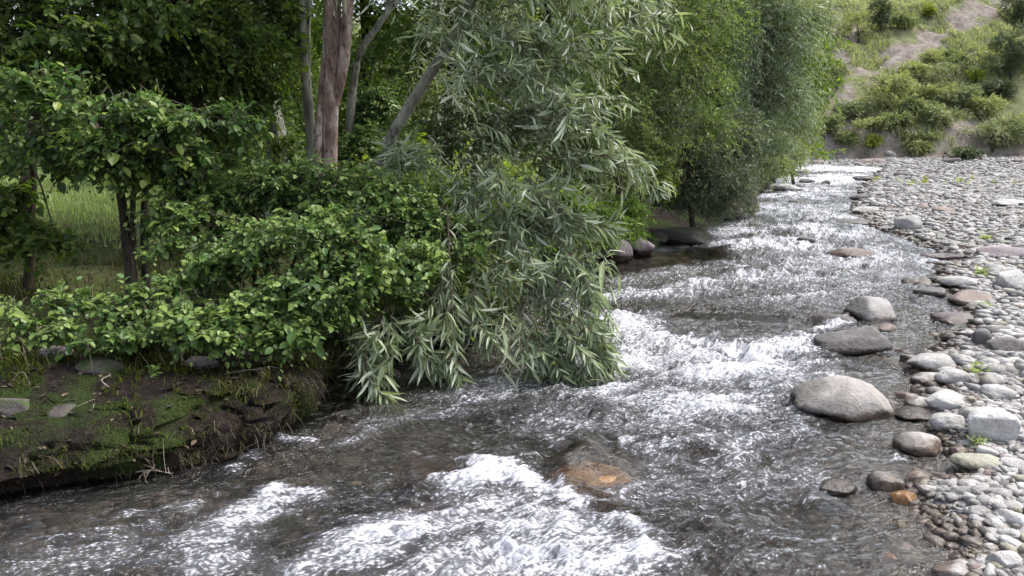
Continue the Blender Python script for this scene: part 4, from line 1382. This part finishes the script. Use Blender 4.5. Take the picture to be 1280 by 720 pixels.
# ------------------------------------------------------------------ grass, moss, litter
def blades(x, y, h, w, rng, tint, lean=.5, z=None, shift=None):
    n = len(x)
    z = height(x, y) if z is None else z
    p = np.stack([x, y, z - .004], 1)
    if shift is not None:
        p = p + shift
    a = rng.uniform(0, 6.28, n)
    side = np.stack([np.cos(a), np.sin(a), 0 * a], 1)
    b = rng.uniform(0, 6.28, n)
    ln = np.stack([np.cos(b), np.sin(b), 0 * b], 1) * (lean * rng.uniform(.2, 1.2, n) * h)[:, None]
    m = p + ln * .35 + ZUP * (h * .6)[:, None]
    t = p + ln + ZUP * (h * (1 - .25 * lean))[:, None]
    V = np.stack([p - side * w[:, None], p + side * w[:, None], m + side * (w * .7)[:, None], m - side * (w * .7)[:, None], t], 1)
    mb = MB()
    i = np.arange(n)[:, None] * 5
    mb.add(V.reshape(-1, 3), i + np.array([[0, 1, 2, 3]]), np.repeat(tint, 5))
    mb.Fs.append((i + np.array([[3, 2, 4]]), 0))
    return mb


rng = np.random.default_rng(9)
N = 60000
y = rng.uniform(6, 24, N)
x = rng.uniform(-.85, .05, N) * y
dl, _ = dists(x, y)
k = (dl > 1.0) & (y > 8.6 + .8 * n2(x, y, .7, 7))
x, y = x[k], y[k]
mb = blades(x, y, rng.uniform(.05, .14, len(x)) * (1 + .5 * n2(x, y, .6, 3)), rng.uniform(.002, .005, len(x)) * (1 + y / 12), rng, np.clip(.5 + .4 * n2(x, y, .5, 5) + rng.normal(0, .2, len(x)), 0, 1))
tag(mb.build('meadow_grass', [MAT['grass']], smooth=False), 'bright meadow grass behind the left trees', 'grass', None, 'stuff')
N = 90000
y = rng.uniform(2.8, 8.0, N)
x = rng.uniform(-.9, .1, N) * y
dl, _ = dists(x, y)
pat = n2(x, y, 1.3, 61) + .5 * n2(x, y, 4, 62)
for q, a, b in HUMPS[:3]:
    pat = pat + .7 * np.exp(-((x - q[0]) ** 2 + (y - q[1]) ** 2) / .28 ** 2)
k = (dl > .05) & (dl < 4) & (pat > .05)
x, y, dl, pat = x[k], y[k], dl[k], pat[k]
near = sstep(1.3, .2, dl)
mb = blades(x, y, (.012 + .035 * rng.uniform(0, 1, len(x)) ** 2) * (1 + 1.5 * (1 - near)), rng.uniform(.002, .005, len(x)), rng, np.clip(.45 + .3 * pat + rng.normal(0, .2, len(x)), 0, 1), .8, shift=lip(x, y, dl))
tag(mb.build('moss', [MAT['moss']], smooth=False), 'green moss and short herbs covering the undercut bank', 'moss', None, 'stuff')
N = 9000
y = rng.uniform(4.5, 10.0, N)
x = rng.uniform(-.85, .05, N) * y
dl, _ = dists(x, y)
k = (dl > .7)
x, y = x[k], y[k]
mb = blades(x, y, rng.uniform(.05, .22, len(x)), rng.uniform(.0015, .004, len(x)), rng, np.clip(.55 + rng.normal(0, .25, len(x)), 0, 1), .9)
tag(mb.build('bank_grass', [MAT['litter']], smooth=False), 'thin dry grass in the shade behind the bank', 'grass', None, 'stuff')
N = 170000
y = rng.uniform(37, 62, N)
x = rng.uniform(-.1, .8, N) * y
z, dl, dr, hy = height(x, y, True)
q = n2(x, y, .35, 91) + .5 * n2(x, y, 1.2, 92)
k = (hy > .3) & (q > -.2) & (bare(x, y, hy) < rng.uniform(.15, .9, N))
x, y, q, z = x[k], y[k], q[k], z[k]
mb = blades(x, y, rng.uniform(.10, .42, len(x)), rng.uniform(.02, .045, len(x)), rng, np.clip(.5 + .5 * q + rng.normal(0, .15, len(x)), 0, 1), .6, z)
tag(mb.build('hillside_grass', [MAT['hillgrass']], smooth=False), 'pale grass and herbs growing on the slope', 'grass', None, 'stuff')

for k in range(26):
    px = 1000 + 290 * rng.uniform()
    p = hit(px, 203 - 12 * rng.uniform() ** 2)
    r = rng.uniform(.1, .32)
    v, Fc = stone(1300 + k, 3, 1.3, 9, .78)
    mb = MB()
    mb.add(v * np.array([r * 1.3, r, r * .7]) + p, Fc)
    tag(mb.build('rock', [MAT[['s_red', 's_grey', 's_red', 's_dark'][k % 4]]], origin=p), 'rough rock lying at the foot of the reddish slope', 'rock', 'rocks at the foot of the slope')

N = 5500
y = rng.uniform(3.0, 9.5, N)
x = rng.uniform(-.9, .1, N) * y
dl, _ = dists(x, y)
k = (dl > .03) & (dl < 5)
x, y, dl = x[k], y[k], dl[k]
mb = MB()
leaves(mb, np.stack([x, y, height(x, y) + .004], 1) + lip(x, y, dl), rng.normal(size=(len(x), 3)) * np.array([1, 1, .25]), ZUP + rng.normal(0, .35, (len(x), 3)), rng.uniform(.02, .055, len(x)), .55, 'broad', rng.uniform(0, 1, len(x)))
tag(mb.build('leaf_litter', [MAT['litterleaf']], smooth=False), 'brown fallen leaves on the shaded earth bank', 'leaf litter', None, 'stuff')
N = 5200
y = rng.uniform(3.1, 6.2, N)
x = fx(LEFT, y) - rng.uniform(.03, .55, N)
dl, _ = dists(x, y)
k = (dl > .04) & (n2(x, y, 3.3, 66) > -.05)
x, y, dl = x[k], y[k], dl[k]
mb = blades(x, y, rng.uniform(.03, .11, len(x)), rng.uniform(.0012, .0032, len(x)), rng, np.clip(rng.normal(.45, .25, len(x)), 0, 1), 1.1, shift=lip(x, y, dl))
tag(mb.build('herb_fringe', [MAT['litter']], smooth=False), 'ragged fringe of short dark herbs along the lip of the mossy bank', 'herbs', None, 'stuff')
# rootlets hanging from the overhang
N = 260
t = rng.uniform(0, 1, N)
y = rng.uniform(3.2, 5.6, N)
x = fx(LEFT, y) - rng.uniform(.12, .32, N)
dl, _ = dists(x, y)
P0 = np.stack([x, y, height(x, y)], 1) + lip(x, y, dl)
d = norm(rng.normal(0, .5, (N, 3)) + np.array([.6, -.5, -.3]))
tt = np.linspace(0, 1, 5)[None]
L = rng.uniform(.04, .16, N)[:, None]
P = P0[:, None] + d[:, None] * (L * tt)[..., None] - ZUP * (L * tt ** 2 * .9)[..., None]
mb = MB()
tubes(mb, P, np.repeat((.0022 * (1.2 - tt)), N, 0), 3)
tag(mb.build('rootlets', [MAT['twig']]), 'fine roots and dry stalks hanging from the lip of the bank', 'roots', None, 'stuff')
for k, (px, py, w, h, m, lab) in enumerate([
        (40, 545, 40, 20, 's_bank', 'dark stone stuck in the earth face below the thin forked twig'),
        (165, 545, 26, 16, 's_bank', 'small dark mossy stone above the tangle of pale twigs'),
        (205, 515, 24, 12, 's_grey', 'small grey stone lying on the moss in the middle of the bank'),
        (120, 455, 60, 26, 's_bank', 'flat shadowed stone at the back of the mossy bank under the bush'),
        (62, 440, 44, 22, 's_violet', 'brownish stone in the shadow under the low yellow green bush'),
        (250, 452, 44, 24, 's_violet', 'brown stone at the mouth of the dark hollow'),
        (312, 440, 46, 26, 's_bank', 'dark stone right of the dark hollow under the hanging bush')]):
    boulder(px, py, w, h, m, lab, 1400 + k, name='rock', sink=.3)

# small weeds on the bar
for k, (px, py, hpx, lab) in enumerate([(1226, 470, 26, 'green weed sprouting between pale cobbles right of the smooth humped boulder'),
                                        (1232, 385, 12, 'small yellowish weed among the side channel stones'),
                                        (1225, 345, 16, 'green tuft beside the flat violet slab on the upper bar'),
                                        (1232, 302, 12, 'small green tuft on the upper bar behind the violet slab'),
                                        (1222, 560, 18, 'green sprout at the foot of the large blocky whitish boulder'),
                                        (1178, 232, 26, 'wide patch of low yellow green weeds on the far bar')]):
    p = hit(px, py)
    s = scale_at(p)
    rng = np.random.default_rng(500 + k)
    n = 16
    d = norm(rng.normal(0, .4, (n, 3)) + ZUP)
    P0 = np.repeat(p[None], n, 0) + rng.normal(0, .012 if k < 5 else .9, (n, 3)) * np.array([1, 1, 0])
    mb = MB()
    sprays(mb, P0, d, hpx * s * rng.uniform(.5, 1.2, n) * (1 if k < 5 else .6), .3, 7, 'small', max(.03, 5 * s), .4, rng, .0015, flat=.4, tint=rng.uniform(.4, .9, n))
    tag(mb.build('weed', [MAT['grass'] if k != 5 else MAT['hillyel'], MAT['twig']], origin=p, smooth=False), lab, 'weed')

# plants and dead wood on the left bank
for k, (px, py, n, L, leaf, lab) in enumerate([
        (192, 468, 8, .10, 'haw', 'small bright green seedling on the moss under the low bush'),
        (80, 575, 6, .08, 'grass', 'yellow green sprig on the earth bank by the two small stones'),
        (330, 510, 10, .07, 'elder', 'yellow green herb at the lip of the mossy bank, left of its tip'),
        (352, 512, 10, .07, 'elder', 'yellow green herb right beside the other one at the tip of the mossy bank')]):
    p = hit(px, py)
    rng = np.random.default_rng(540 + k)
    d = norm(rng.normal(0, .6, (n, 3)) + ZUP * .8 + np.array([0, -.4, 0]))
    mb = MB()
    sprays(mb, np.repeat(p[None], n, 0), d, L * rng.uniform(.6, 1.2, n), .4, 6, 'broad', .03, .6, rng, .0015, tint=rng.uniform(.5, 1, n))
    tag(mb.build('herb', [MAT[leaf], MAT['twig']], origin=p, smooth=False), lab, 'herb')


def dead(pix, r, lab, forks=3, seed=0, name='dead_twig'):
    rng = np.random.default_rng(seed)
    P = [at(*q) for q in pix]
    mb = MB()
    R = limb(mb, P, r, r * .4, n=12, sides=6, wob=.25, seed=seed)
    for f in range(forks):
        q = R[int(rng.integers(3, 11))]
        e = q + rng.normal(0, .09, 3) + np.array([.05, -.02, .02])
        limb(mb, [q, (q + e) / 2 + rng.normal(0, .015, 3), e], r * .5, r * .2, n=6, sides=5, wob=.2, seed=seed + f)
    return tag(mb.build(name, [MAT['dead']], origin=P[0]), lab, 'twig')


dead([(-10, 498, 4.55), (30, 486, 4.5), (60, 476, 4.55), (100, 471, 4.6)], .009, 'long pale dead branch lying across the earth bank at the left edge', 3, 1, 'dead_branch')
dead([(45, 490, 4.45), (52, 515, 4.35), (70, 530, 4.3), (90, 540, 4.2)], .006, 'thin forked dead twig hanging down the earth bank', 3, 2)
dead([(100, 485, 4.5), (140, 478, 4.55), (175, 462, 4.7)], .005, 'thin dead twig lying on moss left of the seedling', 2, 3)
dead([(175, 560, 4.02), (185, 548, 4.0), (190, 565, 3.95), (192, 585, 3.9)], .006, 'tangle of pale dead twigs drooping from the bank to the water', 7, 4)
dead([(170, 590, 3.85), (190, 588, 3.8), (215, 592, 3.8)], .004, 'fan of thin yellowish twigs at the waterline under the bank', 6, 5)
dead([(240, 530, 4.3), (265, 528, 4.3), (280, 540, 4.2)], .004, 'short pale twig at the lip of the mossy bank', 1, 6)
dead([(222, 500, 4.75), (228, 470, 4.8), (226, 440, 4.85)], .008, 'bare upright dead stick standing on the moss by the seedling', 2, 7)

for k in range(14):
    px, py = rng.uniform(5, 330), rng.uniform(455, 560)
    p = hit(px, py)
    if dists(p[:1], p[1:2])[0][0] < .08:
        continue
    a = rng.uniform(0, 6.28)
    L = rng.uniform(.12, .32)
    u = np.array([math.cos(a), math.sin(a), 0])
    pts = [p + u * L * q + np.array([0, 0, .012 + .03 * rng.uniform()]) + rng.normal(0, .012, 3) for q in (-.5, -.15, .2, .5)]
    mb = MB()
    limb(mb, pts, .005, .0022, n=10, sides=5, wob=.3, seed=800 + k)
    limb(mb, [pts[2], pts[2] + rng.normal(0, .04, 3) + u * .05, pts[2] + rng.normal(0, .03, 3) + u * .12], .003, .0012, n=6, sides=4, wob=.3, seed=820 + k)
    tag(mb.build('fallen_twig', [MAT['dead']], origin=pts[0]), 'short thin dead twig lying on the mossy earth of the left bank', 'twig', 'fallen twigs on the left bank')

for k in range(16):
    t = rng.uniform(0, 1)
    yy_ = 3.2 + 2.2 * t
    xx_ = float(fx(LEFT, yy_)) - rng.uniform(.10, .24)
    a1, a2 = np.array([xx_]), np.array([yy_])
    p = np.array([xx_, yy_, ground(xx_, yy_)]) + lip(a1, a2, dists(a1, a2)[0])[0]
    q = [p + np.array([-.10, .08, .01]), p + np.array([0, 0, .008]), p + np.array([.05 + rng.normal(0, .02), -.06, -.05]), p + np.array([.05 + rng.normal(0, .06), -.07 + rng.normal(0, .04), -.15 - .08 * rng.uniform()])]
    mb = MB()
    limb(mb, q, .007 * rng.uniform(.6, 1.4), .002, n=12, sides=5, wob=.3, seed=850 + k)
    limb(mb, [q[2], q[2] + np.array([rng.normal(0, .05), -.02, -.05]), q[2] + np.array([rng.normal(0, .08), -.03, -.11])], .003, .001, n=7, sides=4, wob=.3, seed=880 + k)
    tag(mb.build('root', [MAT['darkbark']], origin=p), 'bare dark root drooping over the lip of the left bank', 'root', 'bare roots along the left bank')

# ------------------------------------------------------------------ light
w = bpy.data.worlds.new('World')
SC.world = w
w.use_nodes = True
nt = w.node_tree
nt.nodes.clear()
EL, AZ = math.radians(58), math.radians(75)     # sun over the right bank, azimuth clockwise from +Y
sky = nt.nodes.new('ShaderNodeTexSky')
sky.sky_type = 'NISHITA'
sky.sun_disc = False
sky.sun_elevation = EL
sky.sun_rotation = AZ
sky.air_density = 1.0
sky.dust_density = 4.0
hs = nt.nodes.new('ShaderNodeHueSaturation')
hs.inputs['Saturation'].default_value = .55
bgn = nt.nodes.new('ShaderNodeBackground')
bgn.inputs['Strength'].default_value = .15
ow = nt.nodes.new('ShaderNodeOutputWorld')
nt.links.new(sky.outputs[0], hs.inputs['Color'])
nt.links.new(hs.outputs[0], bgn.inputs['Color'])
nt.links.new(bgn.outputs[0], ow.inputs['Surface'])
ld = bpy.data.lights.new('sun', 'SUN')
ld.energy = 1.5
ld.angle = math.radians(25)
ld.color = (1, .95, .88)
lo = bpy.data.objects.new('sun', ld)
COL.objects.link(lo)
sd = Vector((math.sin(AZ) * math.cos(EL), math.cos(AZ) * math.cos(EL), math.sin(EL)))
lo.rotation_euler = sd.to_track_quat('Z', 'Y').to_euler()

# ------------------------------------------------------------------ camera
cd = bpy.data.cameras.new('camera')
cd.sensor_width = 36
cd.lens = 36 * F / 1280
cd.clip_end = 2000
co = bpy.data.objects.new('camera', cd)
COL.objects.link(co)
co.location = Vector(CAM)
co.rotation_euler = (math.radians(90) - PITCH, 0, 0)
SC.camera = co

SC.view_settings.view_transform = 'Standard'
SC.view_settings.look = 'None'
SC.view_settings.gamma = 1
SC.view_settings.exposure = 1.36
SC.cycles.use_denoising = True
SC.cycles.max_bounces = 6
SC.cycles.diffuse_bounces = 3
SC.cycles.glossy_bounces = 3
SC.cycles.transmission_bounces = 3
SC.cycles.transparent_max_bounces = 6
SC.cycles.sample_clamp_indirect = 6
